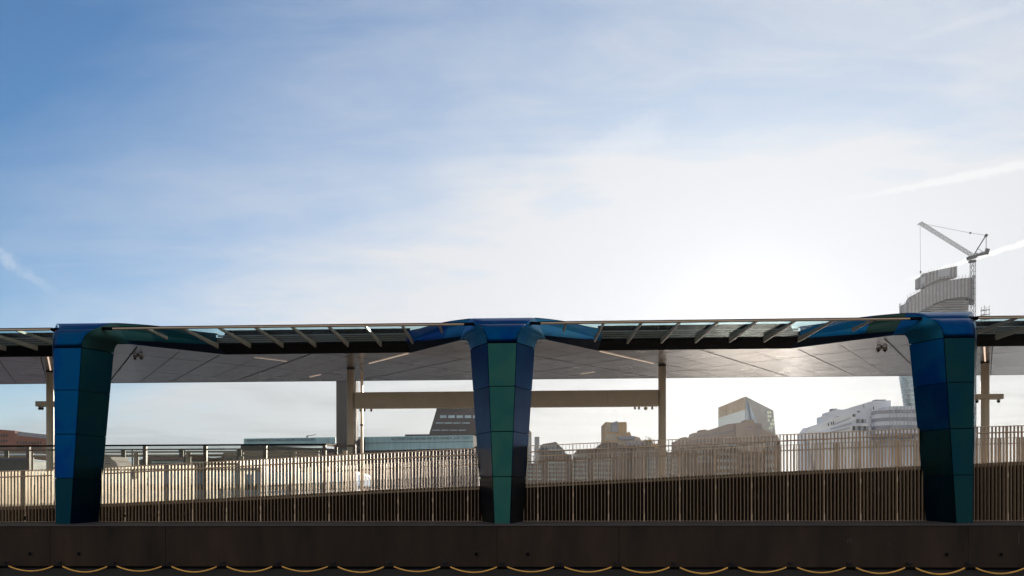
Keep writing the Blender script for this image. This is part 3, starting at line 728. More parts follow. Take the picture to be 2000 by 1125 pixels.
for i, px in enumerate((8, 122, 237, 351, 465)):
    x = at(px, 880, WY).x
    lm = thing('spot_lamp', 'small cylinder lamp under the windscreen rail, %s from the left' % words[i], 'lamp', (x, WY + 0.17, zr2 - 0.03), 'cylinder lamps hanging from the windscreen rail')
    MB().tube([(x, WY + 0.17, zr2 - 0.03), (x, WY + 0.17, zr2 - 0.30)], 0.085, 18).build('body', M['frame'], lm, smooth=True)
    MB().box(x - 0.10, x - 0.06, WY + 0.14, WY + 0.20, zr2 - 0.14, zr2 - 0.03).build('bracket', M['cam'], lm)
gt = thing('glass_gate', 'framed glass gate at the right end of the windscreen beside the column', 'gate', (at(662, 0, 8.0).x, 8.0, 0.12))
xg0, xg1 = at(655, 0, 8.0).x, at(691, 0, 8.0).x; zg_ = at(672, 873, 8.0).z
for x in (xg0, xg1): MB().box(x - 0.06, x + 0.06, 7.95, 8.05, 0.12, zg_).build('post', M['frame'], gt)
MB().box(xg0 - 0.06, xg1 + 0.06, 7.94, 8.06, zg_, zg_ + 0.09).build('top_rail', M['frame'], gt)
MB().box(xg0 + 0.06, xg1 - 0.06, 7.99, 8.0, 0.3, zg_).build('glass_pane', M['clear'], gt)
MB().bar((xp[-1], WY + 0.15, ztop), (xg0, 7.94, zg_ + 0.05), 0.05, 0.08).build('side_rail', M['rail'], gt)
xm = (xg0 + xg1) / 2
MB().box(xm - 0.09, xm + 0.09, 7.86, 7.93, 0.12, zg_ - 0.15).build('centre_stile', M['slat'], gt)
MB().box(xm - 0.04, xm + 0.04, 7.83, 7.86, 1.55, 1.68).build('lock', M['dark'], gt)

PYY = 16.6
pf = thing('pipe_frame', 'horizontal double pipe rail on short round posts behind the windscreen', 'pipe frame', (at(400, 0, PYY).x, PYY, 0.12))
zpt = at(350, 885, PYY).z
x0, x1 = at(-60, 0, PYY).x, at(622, 0, PYY).x
MB().tube([(x0, PYY, zpt + 0.06), (x1, PYY, zpt + 0.06)], 0.045, 12).build('upper_pipe', M['steel'], pf, smooth=True)
MB().tube([(x0, PYY, zpt - 0.12), (x1, PYY, zpt - 0.12)], 0.06, 12).build('lower_pipe', M['steel'], pf, smooth=True)
for px in (60, 162, 265, 367, 470, 573):
    x = at(px, 0, PYY).x
    MB().tube([(x, PYY, 0.12), (x, PYY, zpt + 0.10)], 0.12, 16).build('post', M['steel'], pf, smooth=True)
    MB().tube([(x - 0.21, PYY, 0.12), (x - 0.21, PYY, zpt + 0.16)], 0.035, 8).build('conduit', M['frame'], pf, smooth=True)
FY = 17.6
ff = thing('pier_fence', 'low pale slat fence with level top at the rear edge of the pier', 'fence', (at(380, 0, FY).x, FY, 0.12))
zf = at(380, 956, FY).z
x0, x1 = at(-40, 0, FY).x, at(760, 0, FY).x; nb = 12; wpan = (x1 - x0) / nb
for k in range(nb):
    mb = MB(); n = 18
    for j in range(n):
        x = x0 + wpan * (k + j / n); mb.box(x - 0.009, x + 0.009, FY - 0.025, FY + 0.025, 0.12, zf + random.uniform(-0.02, 0.02))
    mb.build('slat_panel', M['slat'], ff)
MB().box(x0, x1, FY - 0.02, FY + 0.02, zf - 0.35, zf - 0.31).build('rail', M['rail'], ff)

# ------------------------------------------------------------------ ferry and landing stage on the left
bw = mat('ferry_white', (0.72, 0.70, 0.66), 0.35, var=0.06); bb = mat('ferry_blue', (0.34, 0.58, 0.92), 0.25, var=0.1); bwin = mat('ferry_window', (0.05, 0.06, 0.07), 0.1)
BY = 21.0
fb = thing('river_ferry', 'long white river ferry with two pale blue bands seen through the fence', 'ferry', (at(350, 0, BY).x, BY + 2.5, -3.0))
x0, x1 = at(-160, 0, BY).x, at(700, 0, BY).x
z = lambda py: at(400, py, BY).z
MB().vprism([(x0, BY), (x1 - 2.2, BY), (x1 + 0.3, BY + 2.5), (x1 - 2.2, BY + 5), (x0, BY + 5)], -3.2, z(975)).build('hull', bw, fb)
MB().box(x0, x1 - 0.5, BY - 0.03, BY + 5.03, z(975), z(958)).build('lower_band', bb, fb)
MB().box(x0 + 0.3, x1 - 0.7, BY + 0.05, BY + 4.95, z(958), z(946)).build('cabin', bw, fb)
n = 16
for k in range(n):
    a = x0 + 0.6 + (x1 - x0 - 1.6) * k / n; b_ = a + (x1 - x0 - 1.6) / n - 0.22
    MB().box(a, b_, BY + 0.02, BY + 0.05, z(957.5), z(946.5)).build('window', bwin, fb)
MB().box(x0, x1 - 0.2, BY - 0.05, BY + 5.05, z(946), z(923)).build('upper_band', bb, fb, bevel=0.05)
MB().box(x0, x1 - 0.2, BY + 0.3, BY + 4.7, z(923), z(921)).build('roof', mat('ferry_roof', (0.2, 0.19, 0.18), 0.5), fb)
KY = 19.0
ks = thing('ticket_kiosk', 'grey kiosk with blue edged pale sloping roof at the far left', 'kiosk', (at(10, 0, KY).x, KY + 1, 0.12))
kx0, kx1 = at(-80, 0, KY).x, at(50, 0, KY).x; zk = lambda py: at(20, py, KY).z
MB().box(kx0, kx1, KY, KY + 2.5, -3.0, zk(898)).build('wall', mat('kiosk_grey', (0.13, 0.14, 0.16), 0.5), ks)
MB().box(kx0, kx1 + 0.02, KY - 0.03, KY + 2.53, zk(898), zk(895.5)).build('blue_edge', mat('kiosk_blue', (0.03, 0.18, 0.42), 0.4), ks)
MB().add([(kx0, KY - 0.3, zk(893)), (kx1 + 0.1, KY - 0.3, zk(893)), (kx1 + 0.1, KY + 2.8, zk(884)), (kx0, KY + 2.8, zk(876)), (kx0, KY - 0.3, zk(889)), (kx1 + 0.1, KY - 0.3, zk(890)), (kx1 + 0.1, KY + 2.8, zk(881)), (kx0, KY + 2.8, zk(873))],
         [(0, 1, 2, 3), (4, 5, 6, 7), (0, 1, 5, 4), (1, 2, 6, 5), (2, 3, 7, 6), (3, 0, 4, 7)]).build('roof', bw, ks)

# ------------------------------------------------------------------ far bank buildings
brick = mat('far_red_brick', (0.27, 0.13, 0.095), 0.8, var=0.15, scale=0.3)
brown = mat('far_brown_brick', (0.165, 0.135, 0.115), 0.8, var=0.15, scale=0.2)
darkbr = mat('far_dark_brick', (0.045, 0.038, 0.044), 0.8, var=0.12, scale=0.1)
grey = mat('far_grey_panel', (0.30, 0.32, 0.36), 0.5, var=0.10, scale=0.15)
pale = mat('far_pale_render', (0.66, 0.71, 0.80), 0.6, var=0.08, scale=0.1)
tan = mat('far_tan_brick', (0.50, 0.36, 0.21), 0.8, var=0.12, scale=0.3)
stone = mat('far_stone', (0.36, 0.31, 0.26), 0.8, var=0.12, scale=0.2)
roofm = mat('far_roof', (0.15, 0.10, 0.085), 0.8, var=0.15, scale=0.5)
slate = mat('far_slate', (0.28, 0.30, 0.36), 0.6, var=0.12, scale=0.5)
wing_ = mat('far_window_glass', (0.42, 0.50, 0.52), 0.15, 0.3, var=0.35, scale=0.35, spec=0.8)
wdark = mat('far_dark_window', (0.03, 0.035, 0.045), 0.15, var=0.3, scale=0.3, spec=0.8)
tealg = mat('far_teal_glass', (0.12, 0.26, 0.30), 0.25, 0.2, var=0.30, scale=0.25, spec=0.8, stretch=(4, 1, 0.6))
unit = None
def win(parent, c, sx, sz, m_, name='window', dy=0.25):
    """one window: a box of glass set just proud of the wall, linked to a shared mesh"""
    global unit
    key = m_.name
    if unit is None: unit = {}
    if key not in unit:
        me = bpy.data.meshes.new('window'); 
        v = [(-.5, -.5, -.5), (.5, -.5, -.5), (.5, .5, -.5), (-.5, .5, -.5), (-.5, -.5, .5), (.5, -.5, .5), (.5, .5, .5), (-.5, .5, .5)]
        me.from_pydata(v, [], [(0, 3, 2, 1), (4, 5, 6, 7), (0, 1, 5, 4), (1, 2, 6, 5), (2, 3, 7, 6), (3, 0, 4, 7)]); me.materials.append(m_); unit[key] = me
    o = bpy.data.objects.new(name, unit[key]); COL.objects.link(o); o.parent = parent
    o.location = Vector(c) - parent.location; o.scale = (sx, dy, sz)
    return o
def bldg(name, label, cat, Y, poly, m_, depth, wins=(), wmat=None, part='wall', base=1008, extra=()):
    P = [at(px, py, Y) for px, py in poly]
    xs = [p.x for p in P]; r = thing(name, label, cat, ((min(xs) + max(xs)) / 2, Y + depth / 2, -0.4))
    pl = [(p.x, p.z) for p in P]
    full = [(pl[0][0], -0.4)] + pl + [(pl[-1][0], -0.4)]
    MB().prism(full, Y, Y + depth).build(part, m_, r)
    for (xa, ya, xb, yb, nx, nz, fx_, fz_, mm) in wins:
        k = 0
        for i in range(nx):
            for j in range(nz):
                px = xa + (xb - xa) * (i + 0.5) / nx; py = ya + (yb - ya) * (j + 0.5) / nz
                p = at(px, py, Y); s_ = (Y + DC) / F_PX
                win(r, (p.x, Y - 0.1, p.z), abs(xb - xa) / nx * fx_ * s_, abs(yb - ya) / nz * fz_ * s_, mm)
    return r
def slab(r, name, Y, poly, m_, depth):
    P = [at(px, py, Y) for px, py in poly]
    return MB().prism([(p.x, p.z) for p in P], Y, Y + depth).build(name, m_, r)

b1 = bldg('brick_block', 'red brick block with rows of windows and grey roof at the far left', 'building', 380, [(-90, 835), (0, 839), (29, 841), (29, 850), (84, 856), (130, 860)], brick, 25,
     [(0, 845, 16, 877, 3, 3, 0.5, 0.45, wdark), (32, 860, 82, 878, 9, 2, 0.55, 0.5, wdark), (-60, 845, -5, 877, 9, 3, 0.5, 0.45, wdark)])
slab(b1, 'roof', 381, [(31, 850.5), (84, 856), (125, 859), (118, 851), (84, 848), (36, 843)], slate, 22)
b2 = bldg('terraced_block', 'pale stone block with stepped terraces right of the left pillar', 'building', 390, [(170, 884), (214, 888), (218, 897), (226, 902), (231, 912)], stone, 20,
     [(205, 893, 216, 908, 3, 3, 0.5, 0.4, wdark)])
b3 = bldg('low_pavilion', 'low pavilion with brown hipped roof and glazed band behind the windscreen', 'building', 360, [(268, 901), (272, 899), (400, 899), (430, 900)], brown, 18,
     [(296, 900.5, 398, 905, 26, 1, 0.75, 0.9, wing_)])
slab(b3, 'roof', 358, [(270, 899), (300, 889), (372, 889), (376, 888), (400, 892), (430, 897), (430, 899.2)], roofm, 24)
b4 = bldg('brown_hall', 'brown hall with flat parapet between the pavilion and the glass bar', 'building', 370, [(400, 896), (432, 893), (437, 884), (476, 884), (476, 884), (660, 884)], brown, 20,
     [(440, 888, 474, 905, 7, 3, 0.5, 0.45, wdark)])

# museum: dark brick body, long turquoise light box with lettering
mu_ = thing('museum_hall', 'dark brick museum with long turquoise glass bar carrying lettering', 'building', (at(700, 0, 560).x, 590, -0.4))
def mslab(name, Y, poly, m_, depth): return slab(mu_, name, Y, poly, m_, depth)
mslab('brick_body', 562, [(470, 1004), (470, 869), (712, 879), (935, 872), (935, 1004)], darkbr, 60)
lb = mat('light_box_glass', (0.26, 0.50, 0.58), 0.22, 0.1, var=0.22, scale=0.05, spec=0.9, stretch=(6, 1, 0.4))
mslab('light_box', 559, [(476, 870), (476, 856.5), (655, 853.8), (655, 866)], lb, 20)
mslab('light_box', 559, [(699, 880), (699, 853.6), (924, 849.8), (924, 875)], lb, 20)
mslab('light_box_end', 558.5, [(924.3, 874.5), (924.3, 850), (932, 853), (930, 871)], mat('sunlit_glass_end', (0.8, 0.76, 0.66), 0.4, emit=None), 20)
mslab('stair_block', 557, [(693, 1004), (693, 857), (701, 857), (712, 858), (712, 1004)], darkbr, 20)
mm_ = MB(); s_ = (559 + DC) / F_PX
for k in range(0, 36):
    p = at(479 + k * 5, 861, 558.8)
    mm_.box(p.x - 0.1, p.x + 0.1, 558.7, 558.95, at(479 + k * 5, 868, 558.8).z, at(479 + k * 5, 857, 558.8).z)
for k in range(0, 44):
    q = 714 + k * 4.8; p = at(q, 861, 558.8)
    mm_.box(p.x - 0.1, p.x + 0.1, 558.7, 558.95, at(q, 876, 558.8).z, at(q, 854.2 - (q - 714) * 0.018, 558.8).z)
mm_.build('mullions', mat('light_box_mullion', (0.16, 0.29, 0.36), 0.5), mu_)
hz = MB(); a, c_ = at(712, 865.5, 558.6), at(924, 862.5, 558.6); hz.bar(a, c_, 0.3, 0.3); hz.build('transom', darkbr, mu_)
def text(s, x0, x1, ya, yb, Y, m_, parent, hpx):
    cu = bpy.data.curves.new('lettering', 'FONT'); cu.body = s; cu.size = 1.0; cu.extrude = 0.02; cu.align_x = 'LEFT'
    tmp = bpy.data.objects.new('tmp', cu); COL.objects.link(tmp); bpy.context.view_layer.update()
    me = bpy.data.meshes.new_from_object(tmp.evaluated_get(bpy.context.evaluated_depsgraph_get())); bpy.data.objects.remove(tmp)
    xs = [v.co.x for v in me.vertices]; ys = [v.co.y for v in me.vertices]; L = max(xs) - min(xs); H = max(ys)
    A, B = at(x0, ya, Y), at(x1, yb, Y); h_ = hpx * (Y + DC) / F_PX
    for v in me.vertices:
        u_ = (v.co.x - min(xs)) / L; hh = v.co.y / 0.7 * h_
        v.co = Vector((A.x + (B.x - A.x) * u_, Y - v.co.z * 4, A.z + (B.z - A.z) * u_ + hh)) - parent.location
    me.materials.clear(); me.materials.append(m_)
    o = bpy.data.objects.new('lettering', me); COL.objects.link(o); o.parent = parent
    return o
letm = mat('lettering_dark', (0.008, 0.02, 0.03), 0.8)
text('SEE RAUSCHENBERG, TILLMANS, GIACOMETTI, MODIGLIANI', 480, 615, 862.6, 860.4, 558.3, letm, mu_, 4.9)
text('ALL EXHIBITIONS ARE FREE FOR TATE MEMBERS \u00b7 JOIN TODAY', 764, 920, 859.4, 857.0, 558.3, letm, mu_, 4.9)
ckb = thing('roof_crane', 'tiny dark cleaning crane on top of the turquoise glass bar', 'roof crane', at(605, 853, 565))
MB().bar(at(598, 852.5, 565), at(604, 851, 565), 0.5, 0.5).bar(at(600, 852, 565), at(617, 848.6, 565), 0.35, 0.35).build('jib', darkbr, ckb)
MB().bar(at(600, 856, 565), at(600, 851, 565), 0.6, 0.6).build('mast', darkbr, ckb)

ch = thing('brick_chimney', 'tall square dark brick chimney rising behind the left inner column', 'chimney', (at(674, 0, 530).x, 536, -0.4))
p0, p1 = at(655.5, 0, 530), at(693, 0, 530); ztc = at(670, 700, 530).z
wdt = p1.x - p0.x
MB().box(p0.x, p0.x + wdt * 0.62, 530, 542, -0.4, ztc).build('shaft', darkbr, ch)
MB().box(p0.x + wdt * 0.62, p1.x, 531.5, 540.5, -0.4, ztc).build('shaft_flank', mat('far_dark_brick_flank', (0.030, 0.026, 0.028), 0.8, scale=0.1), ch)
MB().box(p0.x - 0.3, p1.x + 0.3, 529.7, 542.3, ztc, ztc + 2).build('cap', darkbr, ch)

# brick lattice tower: leaning faces with ribbon windows
lt = thing('folded_tower', 'dark sloping brick tower with thin ribbon windows behind the middle pillar', 'building', (at(930, 0, 600).x, 615, -0.4))
Yt = 600
MB().prism([(at(x_, y_, Yt).x, at(x_, y_, Yt).z) for x_, y_ in ((828, 880), (838, 848), (855.5, 790), (858, 780), (985, 778), (1022, 880))], Yt, Yt + 30).build('wall', darkbr, lt)
MB().prism([(at(x_, y_, 599).x, at(x_, y_, 599).z) for x_, y_ in ((791, 880), (791, 848.5), (840, 848), (840, 880))], 599, 620).build('low_wing', darkbr, lt)
rb = mat('ribbon_glass', (0.30, 0.42, 0.50), 0.2, 0.2, var=0.3, scale=0.15, spec=0.8)
for i in range(6):
    win(lt, at(866 + 16 * i, 813.8, Yt - 0.2), 4.6, 1.9, rb, 'ribbon_window', 0.3)
for i in range(4):
    win(lt, at(862 + 17 * i - 3, 826.2, Yt - 0.2), 5.6, 0.7, rb, 'ribbon_window', 0.3)
for i in range(4):
    win(lt, at(852 + 17 * i, 840.2, Yt - 0.2), 5.4, 0.55, rb, 'ribbon_window', 0.3)

bldg('slab_tower', 'narrow beige slab partly hidden just right of the middle pillar', 'building', 420, [(1012, 842), (1034, 840), (1038, 845), (1038, 846)], stone, 15, [(1031, 850, 1037, 930, 1, 14, 0.6, 0.5, wing_)])
bldg('slim_tower', 'slim grey glass tower standing apart, right of the middle pillar', 'building', 480, [(1045, 853), (1053.5, 853)], grey, 12, [(1045.5, 866, 1053, 908, 2, 9, 0.7, 0.6, wing_)])
b7 = bldg('terraced_glass_block', 'dark block with sloping stepped glass attic beside the slim tower', 'building', 400, [(1055, 872), (1060, 867), (1068, 866), (1085, 863), (1087, 864), (1094, 871), (1103, 880), (1104, 900)], mat('far_blue_grey', (0.12, 0.14, 0.15), 0.5, scale=0.2), 25,
     [(1060, 868, 1086, 875, 7, 1, 0.4, 0.8, wing_), (1072, 876, 1098, 881, 8, 1, 0.6, 0.7, wing_)])
bldg('office_block', 'brown office block with pale lit window rows in front of the sloping glass attic', 'building', 375, [(1030, 905), (1052, 905), (1058, 884), (1100, 884), (1117, 889), (1117, 900), (1124, 900)], brown, 20,
     [(1030, 908, 1058, 940, 8, 4, 0.6, 0.35, wing_), (1070, 900, 1104, 940, 10, 5, 0.6, 0.4, wing_)])
bldg('warehouse_block', 'wide brown brick warehouse with regular window grid left of the yellow apartments', 'building', 372, [(1126, 897), (1126, 882), (1130, 877), (1158, 877), (1166, 874), (1176, 864), (1186, 862), (1200, 864), (1222, 872), (1262, 872), (1262, 881), (1278, 881), (1278, 884)], brown, 22,
     [(1118, 886, 1148, 946, 7, 7, 0.55, 0.42, wing_), (1160, 892, 1196, 946, 8, 6, 0.55, 0.42, wing_)])
b9 = bldg('yellow_apartments', 'yellow brick apartment tower stepping down in terraces to the right', 'building', 430, [(1181, 826), (1183, 824), (1196, 825), (1222, 824), (1224, 826), (1224, 845), (1230, 843), (1233, 851), (1240, 852), (1250, 855), (1252, 860), (1272, 858), (1276, 866), (1300, 868)], tan, 18,
     [(1183, 829, 1200, 844, 3, 2, 0.7, 0.4, wing_), (1183, 847, 1204, 861, 4, 2, 0.5, 0.6, wing_), (1206, 851, 1230, 869, 5, 3, 0.6, 0.4, wing_), (1232, 856, 1250, 869, 4, 2, 0.6, 0.5, wing_), (1254, 861, 1274, 872, 4, 2, 0.6, 0.5, wing_)])
slab(b9, 'balcony_bay', 429, [(1194, 843), (1194, 826), (1206, 822), (1208, 843)], grey, 3)
slab(b9, 'roof_terrace', 428, [(1208, 858), (1208, 851.5), (1240, 852), (1240, 858)], slate, 2)
slab(b9, 'roof_terrace', 427.5, [(1222, 869), (1222, 861), (1262, 861), (1262, 869)], slate, 2)
# planted terrace right of the apartments
tv = thing('roof_tree', 'yellow green tree on the roof terrace left of the right inner column', 'tree', at(1268, 872, 424))
tp = at(1268, 863, 424)
MB().tube([tp - Vector((0, 0, 4)), tp], 0.2, 6).build('trunk', roofm, tv)
lf = MB(); random.seed(3)
for k in range(260):
    v = Vector((random.gauss(0, 1.6), random.gauss(0, 1.2), random.gauss(0, 1.0))); a = tp + v
    d1, d2 = Vector((random.uniform(-1, 1), random.uniform(-1, 1), random.uniform(-1, 1))).normalized() * 0.35, Vector((random.uniform(-1, 1), random.uniform(-1, 1), random.uniform(-1, 1))).normalized() * 0.35
    lf.add([a, a + d1, a + d1 + d2, a + d2], [(0, 1, 2, 3)])
lf.build('crown', mat('autumn_leaves', (0.16, 0.15, 0.04), 0.7), tv)
bldg('mansion_block', 'brown mansion block with bay windows behind the right inner column', 'building', 368, [(1238, 895), (1238, 871), (1262, 869), (1284, 876), (1310, 884), (1322, 878), (1330, 875), (1352, 873)], mat('far_brown_stone', (0.20, 0.165, 0.14), 0.8, var=0.15, scale=0.2), 20,
     [(1262, 888, 1282, 946, 4, 6, 0.5, 0.5, wing_), (1298, 890, 1310, 946, 2, 6, 0.6, 0.4, wing_), (1312, 896, 1330, 946, 3, 6, 0.5, 0.4, wing_)])
# long stone block with rounded end below the faceted glass house
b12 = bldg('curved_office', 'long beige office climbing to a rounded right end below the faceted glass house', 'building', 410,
     [(1318, 862), (1330, 857), (1352, 853), (1353, 846), (1368, 844), (1384, 840), (1422, 828), (1452, 826), (1456, 820), (1472, 819), (1474, 826), (1488, 827), (1490, 838), (1512, 847), (1520, 852), (1523, 862)], mat('far_beige_stone', (0.44, 0.375, 0.33), 0.75, var=0.1, scale=0.2), 9,  # pale stone colour lightened further to stand in for sun glare
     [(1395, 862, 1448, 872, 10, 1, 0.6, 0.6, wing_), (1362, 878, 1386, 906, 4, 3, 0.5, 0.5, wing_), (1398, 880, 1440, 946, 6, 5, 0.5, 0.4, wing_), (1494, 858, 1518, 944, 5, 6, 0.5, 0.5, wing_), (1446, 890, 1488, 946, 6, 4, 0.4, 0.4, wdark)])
slab(b12, 'front_wall', 409.86, [(1332, 1004), (1332, 876), (1362, 872), (1440, 871), (1446, 884), (1490, 884), (1497, 864), (1522, 863), (1524, 1004)], brown, 0.1)
slab(b12, 'plant_room', 411, [(1352, 853), (1352, 846.5), (1366, 845), (1366, 840), (1380, 838.5), (1380, 848)], stone, 6)
for (xa_, ya_, xb_, yb_, n_) in ((1360, 853, 1400, 846, 9), (1405, 847, 1434, 841, 7), (1458, 834, 1470, 834, 3), (1478, 834, 1488, 836, 3), (1458, 846, 1514, 854, 12), (1340, 866, 1390, 860, 11)):
    for i in range(n_):
        t_ = (i + 0.5) / n_; win(b12, at(xa_ + (xb_ - xa_) * t_, ya_ + (yb_ - ya_) * t_, 408.9 if 1437 < xa_ < 1472 and xb_ < 1475 else 409.9), 0.5, 0.8, slate)
slab(b12, 'plant_room', 411, [(1330, 862), (1330, 855), (1341, 853), (1341, 862)], stone, 6)
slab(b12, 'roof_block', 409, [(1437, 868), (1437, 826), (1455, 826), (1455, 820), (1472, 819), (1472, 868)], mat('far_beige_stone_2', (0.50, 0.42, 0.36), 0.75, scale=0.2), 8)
# faceted glass house
fg = thing('faceted_glass_house', 'faceted glass building with pitched top catching sun, right of centre', 'building', (at(1456, 0, 450).x, 470, -0.4))
Yg = 450
def P3(px, py, y): return at(px, py, y)
ap, lt_, rt_ = P3(1456, 774.5, Yg), P3(1403.5, 796, Yg + 14), P3(1509.5, 802, Yg + 16)
lb_, cb_, rb_ = P3(1403.5, 1006, Yg + 14), P3(1456, 1006, Yg), P3(1515, 1006, Yg + 16)
rm_ = P3(1514, 850, Yg + 16)
mlt, mct = P3(1403.5, 816.5, Yg + 14), P3(1456, 800, Yg)
tang = mat('faceted_tan_glass', (0.60, 0.50, 0.38), 0.3, 0.3, var=0.12, scale=0.1); palg = mat('faceted_pale_glass', (0.78, 0.86, 0.86), 0.2, 0.3, var=0.08, scale=0.1); gryg = mat('faceted_grey_glass', (0.46, 0.45, 0.43), 0.25, 0.3, var=0.15, scale=0.1)  # facet colours lightened, sun glare put into the base colour
MB().add([mlt, mct, ap, lt_], [(0, 1, 2, 3)]).build('upper_facet', tang, fg, solid=0.3)
MB().add([lb_, cb_, mct, mlt], [(0, 1, 2, 3)]).build('lower_facet', palg, fg, solid=0.3)
MB().add([cb_, rb_, rm_, rt_, ap], [(0, 1, 2, 3, 4)]).build('right_facet', gryg, fg, solid=0.3)
k1 = P3(1461, 778, Yg - 0.4) ; MB().add([P3(1457, 1006, Yg - 0.4), P3(1500, 1006, Yg - 0.4 + 12), P3(1478, 824, Yg + 5.0), P3(1464, 790, Yg - 0.2), P3(1457, 778, Yg - 0.4)], [(0, 1, 2, 3, 4)]).build('blue_facet', mat('faceted_blue_glass', (0.52, 0.60, 0.68), 0.2, 0.3), fg, solid=0.2)
MB().add([lt_, ap, rt_, P3(1456, 780, Yg + 30)], [(0, 1, 2), (0, 2, 3)]).build('roof', gryg, fg)
MB().add([P3(1403.5, 1006, Yg + 14.2), P3(1403.5, 796, Yg + 14.2), P3(1456, 780, Yg + 30), P3(1509.5, 802, Yg + 16.2), P3(1515, 1006, Yg + 16.2), P3(1456, 1006, Yg + 30)], [(0, 1, 2, 5), (5, 2, 3, 4)]).build('rear_wall', gryg, fg)
vm = MB()
for k in range(1, 7):
    t_ = k / 7; a = mlt.lerp(mct, t_); b_ = lt_.lerp(ap, t_); vm.bar(a - Vector((0, 0.35, 0)), b_ - Vector((0, 0.35, 0)), 0.3, 0.3)
vm.build('mullions', mat('mullion_pale', (0.5, 0.42, 0.32), 0.5), fg)
for j in range(5):
    for i in range(3):
        px = 1500 + i * 4.2 - (4 if j == 0 else 0) + j * 0.6; py = 804 + j * 7.6
        win(fg, P3(px, py + 1.5, Yg + 16 - (1512 - px) * 0.29 - 0.5), 0.85, 1.3, mat('lit_window_%d_%d' % (i, j), (0.62, 0.66, 0.5), 0.2, emit=((0.85, 0.95, 0.7), 0.25)) if (i + j) % 3 else wing_)
for i in range(5):
    win(fg, P3(1478 + i * 4.4, 801.5 + (i % 2), Yg + 6.5 + i * 1.3), 0.75, 0.6, wing_)

# white stepped building
wb = bldg('white_office', 'white stepped office with long terraces and curved glass corner left of the right pillar', 'building', 480,
     [(1570, 845), (1578, 834), (1606, 825), (1606, 813), (1616, 810), (1616, 805), (1636, 799.5), (1648, 800), (1697, 785), (1709, 783), (1740, 782), (1740, 815), (1787, 815)], pale, 9,
     [(1632, 816, 1664, 812, 10, 1, 0.4, 0.4, wdark)])
sl_ = mat('far_white_band', (0.78, 0.81, 0.84), 0.6, var=0.06, scale=0.1)
slab(wb, 'terrace', 478, [(1574, 858), (1574, 845), (1630, 816), (1665, 807.5), (1671, 808), (1671, 858)], sl_, 2)
slab(wb, 'terrace', 476, [(1600, 858), (1600, 843), (1668, 820), (1672, 817), (1694, 816), (1694, 828), (1696, 858)], pale, 2)
slab(wb, 'terrace', 474, [(1620, 1004), (1580, 860), (1580, 852), (1662, 832), (1696, 828), (1698, 1004)], sl_, 2)
for (x0_, y0_, x1_, y1_, n_) in ((1672, 817.5, 1692, 827, 4), (1665, 831, 1696, 842, 6), (1665, 808, 1672, 815, 2), (1674, 802, 1681, 806, 2)):
    for i in range(n_):
        px = x0_ + (x1_ - x0_) * (i + 0.5) / n_; s2 = (473 + DC) / F_PX
        win(wb, at(px, (y0_ + y1_) / 2, 473.6), (x1_ - x0_) / n_ * 0.85 * s2, (y1_ - y0_) * 0.8 * s2, slate if i % 2 else wdark)
for (px, py) in ((1624, 827), (1628, 826), (1618, 829), (1687, 793), (1706, 797)):
    win(wb, at(px, py, 475.5 if px > 1680 else 477.6), 0.5, 1.6, wdark)
for (xa_, ya_, xb_, yb_, n_, Yw) in ((1606, 846, 1660, 833, 14, 473.6), (1622, 836, 1664, 824.5, 12, 475.6), (1626, 828, 1662, 814, 9, 477.6)):
    for i in range(n_):
        t_ = (i + 0.5) / n_; px = xa_ + (xb_ - xa_) * t_
        win(wb, at(px, ya_ + (yb_ - ya_) * t_ + 2.2, Yw), 0.55, 0.75, slate)
for i in range(7):
    win(wb, at(1701 + (i % 2) * 5, 800 + i * 8, 479.9), 0.3, 1.6, slate)
MB().box(at(1622, 0, 485).x, at(1633, 0, 485).x, 484, 488, at(1625, 803, 485).z, at(1625, 798.5, 485).z).build('plant_room', slate, wb)
MB().box(at(1706, 0, 485).x, at(1728, 0, 485).x, 484, 488, at(1715, 786, 485).z, at(1715, 780.8, 485).z).build('plant_room', slate, wb)
# rounded glazed corner: stacked floors
cgx = at(1750, 0, 476).x
def rplan(x0, x1, y0, y1, r_):
    pl = []
    for k in range(9):
        t_ = math.pi + math.pi / 2 * k / 8; pl.append((x0 + r_ + r_ * math.cos(t_), y0 + r_ + r_ * math.sin(t_)))
    return pl + [(x1, y0), (x1, y1), (x0, y1)]
gx0, gx1 = at(1715, 0, 470).x, at(1800, 0, 470).x
lev = [793, 800, 807, 815, 822, 830, 838, 846, 854]
for i in range(len(lev) - 1):
    za, zb = at(1760, lev[i + 1], 470).z, at(1760, lev[i], 470).z
    MB().vprism(rplan(gx0 if i else gx0 + 4, gx1, 470 + (0 if i % 2 else 0.3), 490, 7), za, zb).build('floor_band' if i % 2 else 'glass_band', pale if i % 2 == 0 else slate, wb)
for i in range(8):
    win(wb, at(1738 + i * 7, 826, 469.9), 0.25, 19, wing_, 'mullion')

# curved tower under construction
tw = thing('curved_tower', 'tall curved grey tower under construction above the right pillar', 'tower', (at(1835, 0, 600).x, 615, -0.4))
ribm = bpy.data.materials.new('tower_ribbed_panels'); ribm.use_nodes = True; t = NT(ribm.node_tree); b = ribm.node_tree.nodes['Principled BSDF']
g_ = t.node('ShaderNodeNewGeometry').outputs['Position']; wv = t.node('ShaderNodeTexWave'); wv.bands_direction = 'X'; wv.inputs['Scale'].default_value = 0.13; wv.inputs['Distortion'].default_value = 0.6
t.put(wv.inputs['Vector'], g_); t.put(b.inputs['Base Color'], t.mix(t.m('MULTIPLY', wv.outputs[1], t.noise(g_, 0.4, 3)), (0.26, 0.265, 0.29, 1), (0.66, 0.67, 0.71, 1))); b.inputs['Roughness'].default_value = 0.6
tower_glass = mat('tower_glass', (0.30, 0.42, 0.50), 0.15, 0.4, var=0.3, scale=0.12, spec=0.8)
conc = mat('tower_concrete', (0.48, 0.48, 0.50), 0.8, var=0.1, scale=0.2)
YT = 600
